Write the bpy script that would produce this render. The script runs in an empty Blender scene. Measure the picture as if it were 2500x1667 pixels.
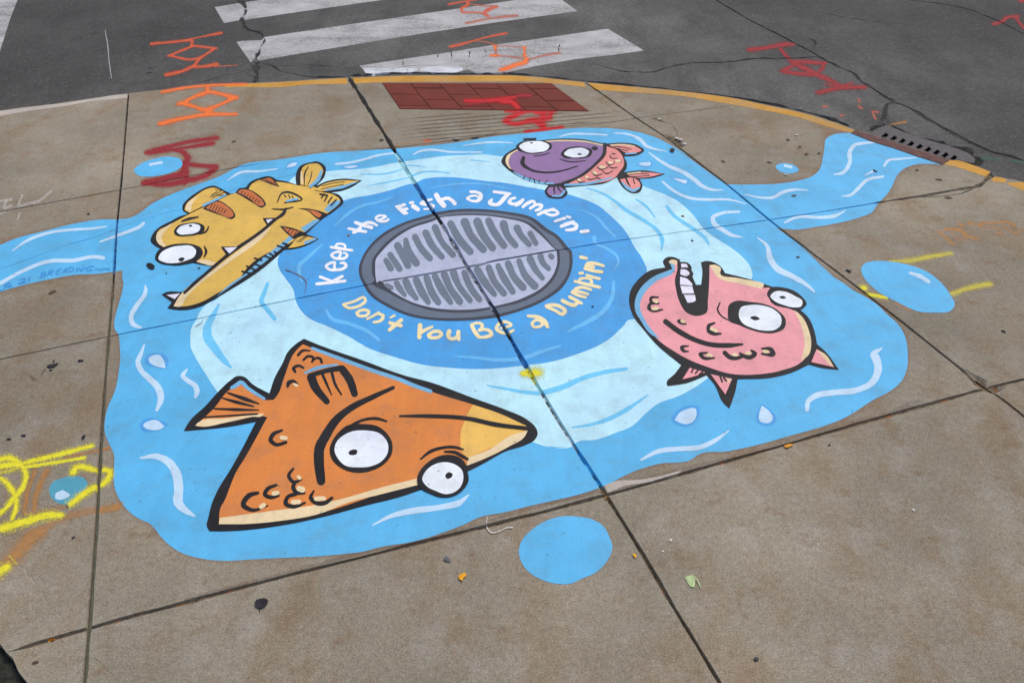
import bpy, math, random
import numpy as np
from mathutils import Vector
from mathutils.geometry import delaunay_2d_cdt
random.seed(7)
sc = bpy.context.scene
COL = sc.collection
# ------------------------------------------------------------------ camera
F, TH, H = 2030.0, math.atan(1460 / 2030.0), 1.6          # focal in photo px, pitch below horizon, height
CT, ST = math.cos(TH), math.sin(TH)
cam = bpy.data.objects.new('camera', bpy.data.cameras.new('camera'))
COL.objects.link(cam)
cam.location = (0, 0, H)
cam.rotation_euler = (math.pi / 2 - TH, 0, 0)
cam.data.sensor_width = 36.0
cam.data.lens = 36.0 * F / 2500.0
cam.data.clip_start = 0.05
cam.data.clip_end = 2000
sc.camera = cam
# ------------------------------------------------------------------ sky, sun, exposure
SUN_EL, SUN_AZ = math.radians(58), math.radians(35)
w = bpy.data.worlds.new('World'); sc.world = w; w.use_nodes = True
nt = w.node_tree
sky = nt.nodes.new('ShaderNodeTexSky'); sky.sky_type = 'NISHITA'; sky.sun_disc = False
sky.sun_elevation = SUN_EL; sky.sun_rotation = SUN_AZ
sky.air_density = 1.0; sky.dust_density = 3.5; sky.ozone_density = 0.6
nt.links.new(sky.outputs[0], nt.nodes['Background'].inputs[0])
nt.nodes['Background'].inputs[1].default_value = 0.10
sd = bpy.data.lights.new('sun', 'SUN'); sd.energy = 1.3; sd.angle = math.radians(30); sd.color = (1.0, 0.96, 0.90)
sun = bpy.data.objects.new('sun', sd); COL.objects.link(sun)
dirv = Vector((math.sin(SUN_AZ) * math.cos(SUN_EL), math.cos(SUN_AZ) * math.cos(SUN_EL), math.sin(SUN_EL)))
sun.rotation_euler = dirv.to_track_quat('Z', 'Y').to_euler(); sun.location = (0, 0, 8)
sc.view_settings.view_transform = 'Standard'; sc.view_settings.look = 'None'
sc.view_settings.exposure = 0.40; sc.view_settings.gamma = 1.0
# ------------------------------------------------------------------ survey: photo px -> point on the ground
ZS, ZR = 0.0, -0.022          # sidewalk and road levels
TILE = {'A':(0,0,3.92),'B':(600,0,3.92),'C':(1200,0,3.92),'D':(1800,0,3.92),'E':(1900,200,3.92),
 'F':(300,300,3.92),'G':(0,400,3.92),'H':(300,500,3.92),'I':(1150,270,3.92),'J':(700,400,3.92),
 'K':(900,560,3.92),'L':(1500,580,3.92),'M':(1900,550,3.92),'N':(400,800,3.92),'O':(800,900,3.92),
 'P':(0,700,3.92),'Q':(0,1050,3.92),'R':(1300,900,3.92),'S':(1700,850,3.92),'T':(0,1267,3.92),
 'U':(450,1150,3.92),'V':(1050,1180,3.92),'W':(1600,1200,3.357),'X':(1600,300,3.92),'0':(0,0,1.0),
 'a':(750,500,9.8),'c':(950,450,9.8),'d':(1130,450,9.8),'e':(1250,470,9.8),'f':(800,700,9.8),
 'g':(1010,750,9.8),'h':(1250,600,7.84),'i':(740,520,7.84),'j':(0,620,7.84),'k':(2250,500,9.408),
 'l':(1050,0,6.72),'m':(1750,80,5.88),'n':(1100,200,6.72),'o':(2350,0,15.68)}
def parse(s):
    """'@T x,y x,y! ...' -> [(px,py,corner,scale)] in photo pixels"""
    out = []; t = TILE['0']
    for tok in s.split():
        if tok[0] == '@': t = TILE[tok[1]]; continue
        c = tok.endswith('!')
        x, y = tok.rstrip('!').split(',')
        out.append((t[0] + float(x) / t[2], t[1] + float(y) / t[2], c, t[2]))
    return out
def g(px, py, z=0.0):
    x = px - 1250; y = py - 833.5
    dz = -F * ST - y * CT
    t = (H - z) / -dz
    return (x * t, (F * CT - y * ST) * t)
def smooth(P, closed=True, n=5):
    pts = [Vector((p[0], p[1])) for p in P]; N = len(pts); out = []
    if N < 3: return [(p.x, p.y) for p in pts]
    def tan(i):
        if P[i][2]: return None
        if not closed and i in (0, N - 1): return None
        a, b, c = pts[i - 1], pts[i], pts[(i + 1) % N]
        l1, l2 = (b - a).length + 1e-6, (c - b).length + 1e-6
        return ((b - a) / l1 * l2 + (c - b) / l2 * l1) / (l1 + l2)
    for i in range(N if closed else N - 1):
        a, b = pts[i], pts[(i + 1) % N]; L = (b - a).length
        ta, tb = tan(i), tan((i + 1) % N)
        if ta is None and tb is None: out.append((a.x, a.y)); continue
        d = (b - a) / (L + 1e-6)
        ta = (ta if ta is not None else d) * L; tb = (tb if tb is not None else d) * L
        for k in range(n):
            u = k / n; u2 = u * u; u3 = u2 * u
            p = a * (2*u3 - 3*u2 + 1) + ta * (u3 - 2*u2 + u) + b * (-2*u3 + 3*u2) + tb * (u3 - u2)
            out.append((p.x, p.y))
    if not closed: out.append((pts[-1].x, pts[-1].y))
    return out
def hsh(i): return (math.sin(i * 12.9898 + 4.1) * 43758.5453) % 1.0
def vn(x):
    i = math.floor(x); f = x - i; f = f * f * (3 - 2 * f)
    return hsh(i) * (1 - f) + hsh(i + 1) * f
# ------------------------------------------------------------------ joints and cracks: real grooves
class Joints:
    def __init__(s, z): s.z = z; s.lines = []; s.seg = []; s.con = []
    def add(s, src, w, depth, jit=0.15, wob=0.0, step=0.04, name=''):
        P = smooth([(p[0], p[1], False) for p in src], False, 4)
        W = [Vector(g(x, y, s.z)) for x, y in P]
        pts = [W[0]]; ks = [0.0]; acc = 0
        for a, b in zip(W, W[1:]):
            L = (b - a).length; n = max(1, int(L / step))
            for k in range(1, n + 1): pts.append(a.lerp(b, k / n))
        st = []; t = 0; seed = len(s.lines) * 37.3
        for i, p in enumerate(pts):
            q = pts[min(i + 1, len(pts) - 1)]; r = pts[max(i - 1, 0)]
            d = (q - r).normalized(); nn = Vector((-d.y, d.x))
            u = i / max(1, len(pts) - 1)
            ww = (w[0] + (w[1] - w[0]) * u) if isinstance(w, tuple) else w
            ww *= 1 + jit * 2 * (vn(seed + i * 0.9) - .5) + jit * (hsh(seed + i * 3.1) - .5)
            if i in (0, len(pts) - 1): ww *= .3
            c = p + nn * wob * ((vn(seed + 5 + i * 0.45) - .5) * 2 + (vn(seed + 9 + i * 1.6) - .5) * .9)
            st.append((c, nn, max(ww, 0.0006)))
        s.lines.append((name, st, depth))
        for (c0, n0, w0), (c1, n1, w1) in zip(st, st[1:]):
            s.seg.append((c0.x, c0.y, c1.x, c1.y, w0, w1, depth))
        for k in (1.0, .5, -.5, -1.0):
            for (c0, n0, w0), (c1, n1, w1) in zip(st, st[1:]):
                a = c0 + n0 * w0 * k; b = c1 + n1 * w1 * k
                s.con.append((a.x, a.y, b.x, b.y))
    def freeze(s):
        s.SEG = np.array(s.seg) if s.seg else np.zeros((0, 7)); s.CON = np.array(s.con) if s.con else np.zeros((0, 4))
    def near(s, A, lo, hi, pad=0.02):
        if not len(A): return A
        x0 = np.minimum(A[:, 0], A[:, 2]); x1 = np.maximum(A[:, 0], A[:, 2])
        y0 = np.minimum(A[:, 1], A[:, 3]); y1 = np.maximum(A[:, 1], A[:, 3])
        return A[(x1 > lo[0] - pad) & (x0 < hi[0] + pad) & (y1 > lo[1] - pad) & (y0 < hi[1] + pad)]
    def h(s, V, lo, hi):
        V = np.asarray(V); z = np.zeros(len(V)); S = s.near(s.SEG, lo, hi, .05)
        for c in range(0, len(S), 400):
            T = S[c:c + 400]
            d = T[:, 2:4] - T[:, 0:2]; L2 = (d ** 2).sum(1) + 1e-12
            r = V[:, None, :] - T[None, :, 0:2]
            u = np.clip((r * d[None]).sum(2) / L2, 0, 1)
            dist = np.sqrt(((r - u[..., None] * d[None]) ** 2).sum(2))
            ww = T[:, 4] + (T[:, 5] - T[:, 4]) * u
            zz = -T[:, 6] * np.clip((ww - dist) / (0.5 * ww), 0, 1)
            z = np.minimum(z, zz.min(1))
        return z
JS, JR = Joints(ZS), Joints(ZR)
def S_(*p): return [tuple(map(float, p[i:i + 2])) for i in range(0, len(p), 2)]
A0 = S_(313,229, 299.5,400, 283,576, 275.5,700, 265.3,822, 245,1100, 236,1267, 217,1532, 206,1667, 180,1990)
A1 = S_(852,190, 893,255, 981.9,398, 1041.8,494, 1067,530, 1140,651, 1207.6,760, 1228,795, 1320,955, 1409.7,1099, 1480,1208, 1649.5,1488, 1757.9,1667, 1960,2000)
A2 = S_(1430,202, 1554.6,289.5, 1631,340, 1690,386, 1776,452, 1878,537, 2084.7,695, 2206,789, 2389,932, 2412,948, 2560,1065, 2900,1340)
B0 = S_(-300,572, 0,517, 293.4,464, 522,419, 640,398)
B0m = S_(0,657, 60,636, 150,603, 240,577, 300,553, 400,522, 500,495, 590,455, 700,430, 760,412)
B0b = S_(850,370, 934,363, 1150,337, 1373,310, 1521,294.6, 1554,289, 1723,266.6, 1779,259)
B1 = S_(-300,938, 0,877, 262.8,822, 600,754.5, 700,734, 1141,651, 1499.5,589, 1600,575, 1878,537, 2199.5,486, 2390,455, 2420,432)
B2 = S_(30,1588, 219,1532, 450,1471, 599.5,1430.5, 1049.5,1318, 1478.6,1208.7, 1700,1147, 2299.5,977.6, 2412,947, 2500,926, 2800,855)
JS.add(A0, .0055, .012, .25, 0, name='A0')
JS.add(A1, (.0125, .0044), .015, .35, .0008, name='A1')
JS.add(A2, (.0068, .0048), .010, .25, .0006, name='A2')
JS.add(B0, .0042, .007, .3, name='B0')
JS.add(B0m, .0016, .003, .6, .003, name='B0m')
JS.add(B0b, .0035, .006, .6, .001, name='B0b')
JS.add(B1, .0031, .009, .3, .0005, name='B1')
JS.add(S_(2130,497, 2200,486, 2300,470, 2395,454), (.0075, .0105), .011, .5, .002, name='chip')
JS.add(B2, .0058, .011, .25, .0008, name='B2')
JS.add(S_(1628,332, 1650,345, 1663,360), .012, .006, .9, .006, name='chip')       # broken slab corner
JS.add(S_(1590,289, 1606,291, 1618,298), .010, .006, .9, .004, name='chip')
JS.add(S_(1650,346, 1652,325, 1640,305, 1610,292), .0018, .004, .6, .004, name='crack')
JS.add(S_(55,1380, 95,1430, 130,1490, 150,1500), .0022, .0005, .6, .003, name='score')
JS.add(S_(230,1600, 262,1640, 290,1672), .0022, .0005, .6, .003, name='score')
JS.add(S_(2385,925, 2412,948, 2440,950), .017, .010, .6, .004, name='chip')
JS.add(S_(2380,458, 2400,447, 2422,423), .016, .012, .6, .003, name='chip')
for k in range(8):                                                               # broom-cut ribs behind the brick panel
    c = 281 + 9.2 * k
    xe = min(1490, 1000 + (c - 277) / .085, 1000 + (354 - c) / .04)
    xs = 1002 + 4.0 * k
    if xe - xs > 60: JS.add(S_(xs, c - .085 * (xs - 1000), (xs + xe) / 2, c - .085 * ((xs + xe) / 2 - 1000), xe, c - .085 * (xe - 1000)), .0060, .0042, .35, name='rib')
def px(s): return [(p[0], p[1]) for p in parse(s)]
JR.add(px('@C 2040,-60 2352,125 @D 200,235 350,310 560,420 780,540'), (.007, .010), .012, .5, .006, step=.05, name='seam')
JR.add(px('@D 780,540 950,630 1100,705 1230,810 1480,960 1600,1020 1850,1150 2352,1420 @E 2352,760'), (.008, .014), .012, .6, .010, step=.05, name='seam')
JR.add(px('@C 1080,640 1300,690 1550,690 1700,640 1950,605 2300,590 @D 200,562 380,560 600,562 780,542'), (.005, .011), .012, .8, .012, step=.04, name='crack')
JR.add(px('@D 1480,975 1420,1030 1400,1100 1390,1160'), .012, .01, .7, .01, step=.04, name='crack')
JR.add(px('@0 583,-30 583,0 596,15 597,35 590,50 604,70 640,84 642,105 630,130 626,160 622,203'), (.016, .014), .014, .9, .014, step=.03, name='crack')
JR.add(px('@B 150,605 260,630 340,690'), .010, .008, .8, .006, name='crack')
JR.add(px('@B 340,635 620,625 900,640'), .004, .005, .8, .004, name='crack')
JR.add(px('@0 2157,-4 2300,10 2400,36 2440,54 2500,84 2600,120'), .008, .008, .7, .01, step=.05, name='crack')
JR.add(px('@D 850,130 1050,170 1250,205'), .005, .006, .8, .01, name='crack')
JR.add(px('@D 670,370 730,400 735,440'), .006, .006, .8, .01, name='crack')
JR.add(px('@A 1850,810 2100,740 2352,680 @B 60,665'), .004, .005, .7, .006, name='crack')
JR.add(px('@B 1500,580 1510,620 1490,640 1150,670'), .003, .003, .7, .004, name='crack')
JR.add(px('@B 1480,640 1700,625 1900,640 2100,655'), .004, .003, .7, .004, name='crack')
for q in ('@B 1965,490 1970,560', '@B 2145,490 2140,550', '@B 2290,470 2300,540', '@B 1840,520 1835,550', '@C 650,420 640,500', '@C 430,510 520,520'):
    JR.add(px(q), .004, .003, .8, .003, step=.02, name='crack')
JR.add(px('@B 640,742 1000,728 1150,716 1450,702 1900,706 2352,712 @C 150,705 500,733 900,778 1400,828 1900,888 2352,938 @D 300,990 600,1055 850,1125 1090,1215'), (.017, .015), .018, .9, .007, step=.04, name='gutter')
JR.add(px('@E 870,490 950,440 1030,414 1120,436 1300,528 1500,568 1750,640 1860,690 1905,750 1900,800'), (.016, .030), .018, .8, .010, step=.03, name='gutter')
JS.freeze(); JR.freeze()
# ------------------------------------------------------------------ materials
def lin(c):
    return tuple(((v / 255) / 12.92 if v / 255 <= .04045 else ((v / 255 + .055) / 1.055) ** 2.4) for v in c)
GAIN = (1.0, 1.0, 1.0)
def alb(rgb):                                       # photo colour -> surface colour under this light
    return tuple(min(.9, l / k) for l, k in zip(lin(rgb), GAIN)) + (1,)
class NT:
    def __init__(s, name):
        s.m = bpy.data.materials.new(name); s.m.use_nodes = True; s.t = s.m.node_tree
        s.b = s.t.nodes['Principled BSDF']; s.pos = s.n('ShaderNodeNewGeometry').outputs['Position']
        s.b.inputs['Specular IOR Level'].default_value = .18
    def n(s, k, **kw):
        x = s.t.nodes.new(k)
        for a, v in kw.items(): setattr(x, a, v)
        return x
    def l(s, a, b): s.t.links.new(a, b)
    def noise(s, scale, detail=3, rough=.55, vec=None, stretch=None):
        x = s.n('ShaderNodeTexNoise'); x.inputs['Scale'].default_value = scale
        x.inputs['Detail'].default_value = detail; x.inputs['Roughness'].default_value = rough
        v = vec or s.pos
        if stretch:
            mp = s.n('ShaderNodeMapping'); mp.inputs['Scale'].default_value = stretch
            mp.inputs['Rotation'].default_value = (0, 0, -.35); s.l(v, mp.inputs[0]); v = mp.outputs[0]
        s.l(v, x.inputs['Vector']); return x.outputs['Fac']
    def ramp(s, f, a, b, va=0.0, vb=1.0):
        x = s.n('ShaderNodeMapRange'); s.l(f, x.inputs[0])
        for i, v in enumerate((a, b, va, vb)): x.inputs[i + 1].default_value = v
        x.clamp = True; return x.outputs[0]
    def mix(s, f, a, b, mode='MIX'):
        x = s.n('ShaderNodeMix', data_type='RGBA', blend_type=mode)
        if isinstance(f, (int, float)): x.inputs[0].default_value = f
        else: s.l(f, x.inputs[0])
        for v, i in ((a, 6), (b, 7)):
            if isinstance(v, tuple): x.inputs[i].default_value = v
            else: s.l(v, x.inputs[i])
        return x.outputs[2]
    def math(s, op, a, b=0.0):
        x = s.n('ShaderNodeMath', operation=op)
        for i, v in enumerate((a, b)):
            if isinstance(v, (int, float)): x.inputs[i].default_value = v
            else: s.l(v, x.inputs[i])
        return x.outputs[0]
    def bump(s, h, strength, dist):
        x = s.n('ShaderNodeBump'); x.inputs['Strength'].default_value = strength; x.inputs['Distance'].default_value = dist
        s.l(h, x.inputs['Height']); s.l(x.outputs[0], s.b.inputs['Normal'])
    def done(s, col, rough=.85):
        if isinstance(col, tuple): s.b.inputs['Base Color'].default_value = col
        else: s.l(col, s.b.inputs['Base Color'])
        s.b.inputs['Roughness'].default_value = rough; return s.m
def concrete_color(t, base=(140, 132, 116), stain=1.0):
    c = t.mix(t.ramp(t.noise(2.3, 5, .6), .35, .68), alb(tuple(v * .94 for v in base)), alb(tuple(v * 1.07 for v in base)))
    st = t.ramp(t.noise(5.5, 6, .62, stretch=(1, .45, 1)), .50, .70, 0, .85 * stain)
    c = t.mix(st, c, alb((132, 112, 90)))
    st2 = t.ramp(t.noise(14, 5, .7), .54, .72, 0, .75 * stain)
    c = t.mix(st2, c, alb((122, 102, 80)))
    st3 = t.ramp(t.noise(1.7, 6, .68, stretch=(1, .6, 1)), .52, .72, 0, .7 * stain)
    c = t.mix(st3, c, alb((136, 110, 82)))
    gr = t.ramp(t.noise(9, 5, .6), .5, .75, 0, .5)
    c = t.mix(gr, c, alb((160, 154, 147)))
    f = t.ramp(t.noise(240, 3, .7), .25, .75, .58, 1.42)
    f = t.math('MULTIPLY', f, t.ramp(t.noise(66, 5, .9), .30, .70, .72, 1.28))
    f = t.math('MULTIPLY', f, t.ramp(t.noise(.7, 3, .5), .35, .65, .86, 1.10))
    v = t.n('ShaderNodeCombineColor'); [t.l(f, v.inputs[i]) for i in range(3)]
    c = t.mix(1.0, c, v.outputs[0], 'MULTIPLY')
    c = t.mix(t.ramp(t.noise(48, 3, .6), .755, .77, 0, .5), c, alb((186, 182, 172)))
    c = t.mix(t.ramp(t.noise(150, 2, .5), .66, .70, 0, .42), c, alb((190, 174, 148)))      # pale aggregate
    c = t.mix(t.ramp(t.noise(170, 2, .5, vec=t.pos), .30, .27, 0, .65), c, alb((84, 76, 68)))
    c = t.mix(t.ramp(t.noise(115, 2, .5), .695, .72, 0, .5), c, alb((150, 96, 60)))
    return c
def mat_concrete(name='sidewalk_concrete', base=(140, 132, 116), stain=1.0):
    t = NT(name); c = concrete_color(t, base, stain); t.bump(t.noise(260, 4, .7), .35, .002); return t.done(c, .9)
def mat_paint(name, rgb, wear=.5, rough=.62, dirt=1.0):
    t = NT(name); b = tuple(rgb)
    n1 = t.ramp(t.noise(4.0, 5, .6), .3, .7, 0, 1)
    c = t.mix(n1, alb(tuple(v * .955 for v in b)), alb(tuple(min(255, v * 1.035) for v in b)))
    c = t.mix(t.ramp(t.noise(11, 6, .7), .47, .77, 0, .32 * dirt), c, alb((105, 105, 100)))
    f = t.ramp(t.noise(150, 5, .85), .25, .75, .89, 1.11)
    v = t.n('ShaderNodeCombineColor'); [t.l(f, v.inputs[i]) for i in range(3)]
    c = t.mix(1.0, c, v.outputs[0], 'MULTIPLY')
    sk = t.ramp(t.noise(26, 4, .6, stretch=(1, .16, 1)), .3, .7, .955, 1.045)
    v = t.n('ShaderNodeCombineColor'); [t.l(sk, v.inputs[i]) for i in range(3)]
    c = t.mix(1.0, c, v.outputs[0], 'MULTIPLY')
    sp = t.ramp(t.noise(75, 2, .5), .70, .73, 0, .6 * dirt)
    c = t.mix(sp, c, alb((70, 75, 80)))
    pit = t.math('MULTIPLY', t.ramp(t.noise(130, 3, .6), .60, .66), t.ramp(t.noise(3.1, 4, .65), .55, .75))
    c = t.mix(t.math('MULTIPLY', pit, .55 * wear), c, alb((140, 132, 116)))
    t.bump(t.noise(180, 5, .75), .4, .002); return t.done(c, rough)
def mat_road(name='asphalt', base=(99, 98, 96)):
    t = NT(name)
    c = t.mix(t.ramp(t.noise(.9, 5, .6), .35, .65), alb(tuple(v * .80 for v in base)), alb(tuple(v * 1.10 for v in base)))
    c = t.mix(t.ramp(t.noise(3.5, 6, .65, stretch=(1, .4, 1)), .48, .72, 0, .8), c, alb((70, 69, 68)))
    sx = t.n('ShaderNodeSeparateXYZ'); t.l(t.pos, sx.inputs[0])
    rr = t.math('ADD', t.math('POWER', t.math('ABSOLUTE', t.math('SUBTRACT', sx.outputs[0], .2)), 1.3), t.math('MULTIPLY', t.math('SUBTRACT', sx.outputs[1], 4.6), .9))
    rr = t.math('ADD', rr, t.math('MULTIPLY', t.noise(1.1, 4, .6), 1.6))
    c = t.mix(t.ramp(rr, 2.2, 5.4, 0, .62), c, alb((58, 57, 56)))      # asphalt darkens to both sides and farther out from the crosswalk
    f = t.math('MULTIPLY', t.ramp(t.noise(110, 5, .85), .25, .75, .6, 1.4), t.ramp(t.noise(34, 5, .9), .3, .7, .66, 1.34))
    v = t.n('ShaderNodeCombineColor'); [t.l(f, v.inputs[i]) for i in range(3)]
    c = t.mix(1.0, c, v.outputs[0], 'MULTIPLY')
    c = t.mix(t.ramp(t.noise(70, 3, .6), .64, .70, 0, .6), c, alb((150, 149, 146)))
    vo = t.n('ShaderNodeTexVoronoi'); vo.inputs['Scale'].default_value = 130; t.l(t.pos, vo.inputs['Vector'])
    t.bump(t.math('ADD', vo.outputs['Distance'], t.noise(80, 4, .8)), .8, .004); return t.done(c, .9)
def mat_marking(name, rgb, under, wear=.5, streak=False):
    t = NT(name)
    n = t.noise(70, 5, .75); m = t.noise(3.0, 4, .6, stretch=((.5, 1.3, 1) if streak else None))
    hole = t.ramp(t.math('ADD', t.math('MULTIPLY', n, .6), t.math('MULTIPLY', m, .5)), .62 - .12 * wear, .74 - .12 * wear, 0, .8)
    c = t.mix(t.ramp(t.noise(6, 5, .6), .3, .7), alb(tuple(v * .9 for v in rgb)), alb(tuple(min(255, v * 1.06) for v in rgb)))
    f = t.ramp(t.noise(160, 3, .8), .25, .75, .86, 1.12)
    v = t.n('ShaderNodeCombineColor'); [t.l(f, v.inputs[i]) for i in range(3)]
    c = t.mix(1.0, c, v.outputs[0], 'MULTIPLY')
    c = t.mix(hole, c, alb(under)); t.bump(t.noise(150, 4, .8), .6, .003); return t.done(c, .85)
def mat_spray(name, rgb, strength=1.0, soft=.5):
    t = NT(name)
    at = t.n('ShaderNodeAttribute', attribute_name='edge')
    e = at.outputs['Fac']
    e = t.math('ADD', e, t.math('MULTIPLY', t.math('SUBTRACT', t.noise(30, 4, .7), .5), .28))
    core = t.ramp(e, .50 - .34 * soft, .50 + .16 * soft, 1.0, 0.0)
    halo = t.ramp(at.outputs['Fac'], .30, 1.0, .42 * soft, 0.0)
    cov = t.math('MAXIMUM', core, halo)
    n = t.math('MULTIPLY', t.math('SUBTRACT', t.noise(120, 4, .8), .5), 1.1)
    cov = t.math('MULTIPLY', t.ramp(t.math('ADD', cov, n), .04, .90, 0, 1), strength)
    sn = t.n('ShaderNodeVectorMath', operation='SNAP'); t.l(t.pos, sn.inputs[0]); sn.inputs[1].default_value = (.0011, .0011, .5)
    wn = t.n('ShaderNodeTexWhiteNoise'); t.l(sn.outputs[0], wn.inputs['Vector'])
    a = t.math('LESS_THAN', wn.outputs['Value'], cov)           # droplets: each speck of paint is there or not
    c = t.mix(t.ramp(t.noise(60, 3, .6), .35, .7), alb(tuple(v * .93 for v in rgb)), alb(rgb))
    t.l(a, t.b.inputs['Alpha']); t.bump(t.noise(200, 4, .7), .3, .002); return t.done(c, .7)
def mat_dirt(name, dark, debris, amt=.5):
    t = NT(name)
    c = t.mix(t.ramp(t.noise(45, 4, .7), .35, .7), alb(dark), alb(tuple(v * 1.9 + 8 for v in dark)))
    c = t.mix(t.ramp(t.noise(22, 5, .75), .68 - .2 * amt, .72 - .2 * amt), c, alb(debris))
    t.bump(t.noise(120, 4, .7), .8, .004); return t.done(c, .95)
def mat_plain(name, rgb, rough=.6, var=.12, scale=40, metal=0):
    t = NT(name)
    c = t.mix(t.ramp(t.noise(scale, 4, .65), .3, .7), alb(tuple(v * (1 - var) for v in rgb)), alb(tuple(min(255, v * (1 + var)) for v in rgb)))
    t.b.inputs['Metallic'].default_value = metal; t.bump(t.noise(scale * 4, 3, .6), .3, .002); return t.done(c, rough)
M = {}
def mat(k, fn, *a, **kw):
    M[k] = fn(k, *a, **kw); return M[k]
mat('sidewalk_concrete', mat_concrete); mat('asphalt', mat_road)
BLACK, WHITE, CREAM = (25, 25, 30), (227, 234, 249), (228, 206, 164)
for k, c, wv in (('water_blue', (90, 178, 226), .8), ('pale_blue', (184, 228, 249), .5), ('deep_blue', (72, 158, 222), .7),
               ('brush_white', (188, 216, 240), .4), ('stroke_blue', (108, 196, 240), .3), ('ring_stroke', (104, 184, 236), .3), ('drop_blue', (76, 158, 222), .3),
               ('ink', BLACK, .12), ('ink_grey', (60, 63, 76), .35), ('steel_grey', (98, 110, 128), .4), ('pale_grey', (176, 184, 208), .5), ('bar_grey', (106, 118, 135), .4),
               ('eye_white', WHITE, .4), ('letter_white', (236, 240, 252), .3), ('letter_cream', (240, 221, 172), .3),
               ('orange', (214, 130, 64), .6), ('cream', CREAM, .4), ('nose_yellow', (230, 184, 92), .4), ('shade_blue', (112, 175, 214), .4),
               ('fish_yellow', (218, 178, 84), .6), ('stripe_rust', (196, 110, 58), .4), ('pink', (231, 156, 163), .5), ('salmon', (226, 142, 138), .5),
               ('purple', (143, 111, 158), .5), ('teal', (82, 156, 178), .8), ('signature_blue', (58, 140, 208), .2), ('tooth_white', (224, 222, 240), .3)):
    mat(k, mat_paint, c, wv, .62, .3 if k.startswith('ink') else 1.0)
mat('stripe_paint', mat_marking, (178, 177, 178), (104, 103, 101), .7, True)
mat('stripe_paint_fresh', mat_marking, (205, 209, 214), (100, 100, 101), .15)
mat('curb_yellow', mat_marking, (203, 150, 62), (150, 134, 108), .85)
mat('curb_white', mat_marking, (190, 180, 170), (150, 140, 128), .75)
mat('joint_dirt', mat_dirt, (66, 58, 46), (146, 84, 36), .45)
mat('joint_painted', mat_dirt, (24, 58, 92), (18, 20, 24), .75)
mat('joint_dark', mat_dirt, (28, 27, 25), (96, 94, 88), .3)
mat('joint_black', mat_dirt, (22, 22, 21), (64, 58, 46), .3); mat('crack_tar', mat_dirt, (36, 35, 34), (70, 68, 60), .5)
mat('joint_pale', mat_dirt, (92, 128, 150), (60, 84, 100), .6); mat('joint_grey', mat_dirt, (84, 88, 96), (40, 40, 42), .75); mat('joint_speckled', mat_dirt, (70, 72, 74), (190, 205, 214), .75); mat('joint_blue', mat_dirt, (38, 96, 146), (30, 34, 38), .6); mat('joint_yellow', mat_dirt, (150, 140, 40), (60, 60, 30), .6)
mat('joint_sealant', mat_plain, (84, 84, 70), .8)
mat('iron', mat_plain, (74, 68, 70), .55, .15, 30, 0); mat('rusty_iron', mat_plain, (88, 58, 54), .7, .22, 25)
mat('pit_dark', mat_plain, (14, 14, 15), .95)
mat('soil', mat_dirt, (34, 35, 30), (74, 76, 58), .45)
# ------------------------------------------------------------------ mesh builders
Z_ = {}
def cdt_mesh(inputs, holes, J, dz, extra_edges=()):
    """union of the input polygons (photo px or ground points) minus holes, split along and draped into the grooves"""
    base = J.z if J else 0
    V = []; Fc = []; E = []
    def addp(poly):
        ar = sum(a[0] * b[1] - b[0] * a[1] for a, b in zip(poly, list(poly[1:]) + [poly[0]]))
        if ar < 0: poly = list(poly)[::-1]
        i0 = len(V); V.extend(poly); return list(range(i0, i0 + len(poly)))
    for p in inputs: Fc.append(addp(p))
    nin = len(Fc)
    for p in holes: Fc.append(addp(p))
    for a, b in extra_edges:
        i0 = len(V); V.extend((a, b)); E.append((i0, i0 + 1))
    A = np.array([v for p in inputs for v in p]); lo, hi = A.min(0), A.max(0)
    if J:
        for c in J.near(J.CON, lo, hi):
            i0 = len(V); V.extend(((c[0], c[1]), (c[2], c[3]))); E.append((i0, i0 + 1))
    r = delaunay_2d_cdt([Vector((float(v[0]), float(v[1]))) for v in V], E, Fc, 0, 1e-6)
    ov, of, fo = r[0], r[2], r[5]
    OV = np.array([(v.x, v.y) for v in ov]); T3 = [f for f in of if len(f) == 3]
    cen = OV[np.array(T3)].mean(1)
    def inside(poly):
        p = np.array(poly); q = np.roll(p, -1, 0); l0, h0 = p.min(0), p.max(0)
        ok = np.where(((cen >= l0) & (cen <= h0)).all(1))[0]; res = np.zeros(len(cen), bool)
        if len(ok):
            X, Y = cen[ok, 0][:, None], cen[ok, 1][:, None]
            c_ = (p[None, :, 1] > Y) != (q[None, :, 1] > Y); dy = np.where(q[:, 1] == p[:, 1], 1e-12, q[:, 1] - p[:, 1])
            xi = p[None, :, 0] + (Y - p[None, :, 1]) * ((q[:, 0] - p[:, 0]) / dy)[None]
            res[ok] = (c_ & (X < xi)).sum(1) % 2 == 1
        return res
    ins = np.zeros(len(cen), bool)
    for p in inputs: ins |= inside(p)
    for p in holes: ins &= ~inside(p)
    keep = [f for f, o in zip(T3, ins) if o]
    used = sorted({i for f in keep for i in f}); mp = {u: k for k, u in enumerate(used)}
    P = np.array([(ov[i].x, ov[i].y) for i in used]) if used else np.zeros((0, 2))
    z = np.full(len(P), base + dz) + (J.h(P, lo, hi) if J and len(P) else 0)
    faces = [tuple(mp[i] for i in f) for f in keep]
    # counter-clockwise
    out = []
    for f in faces:
        a, b, c = P[f[0]], P[f[1]], P[f[2]]
        out.append(f if (b[0]-a[0])*(c[1]-a[1]) - (b[1]-a[1])*(c[0]-a[0]) > 0 else f[::-1])
    return P, z, out
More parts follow.
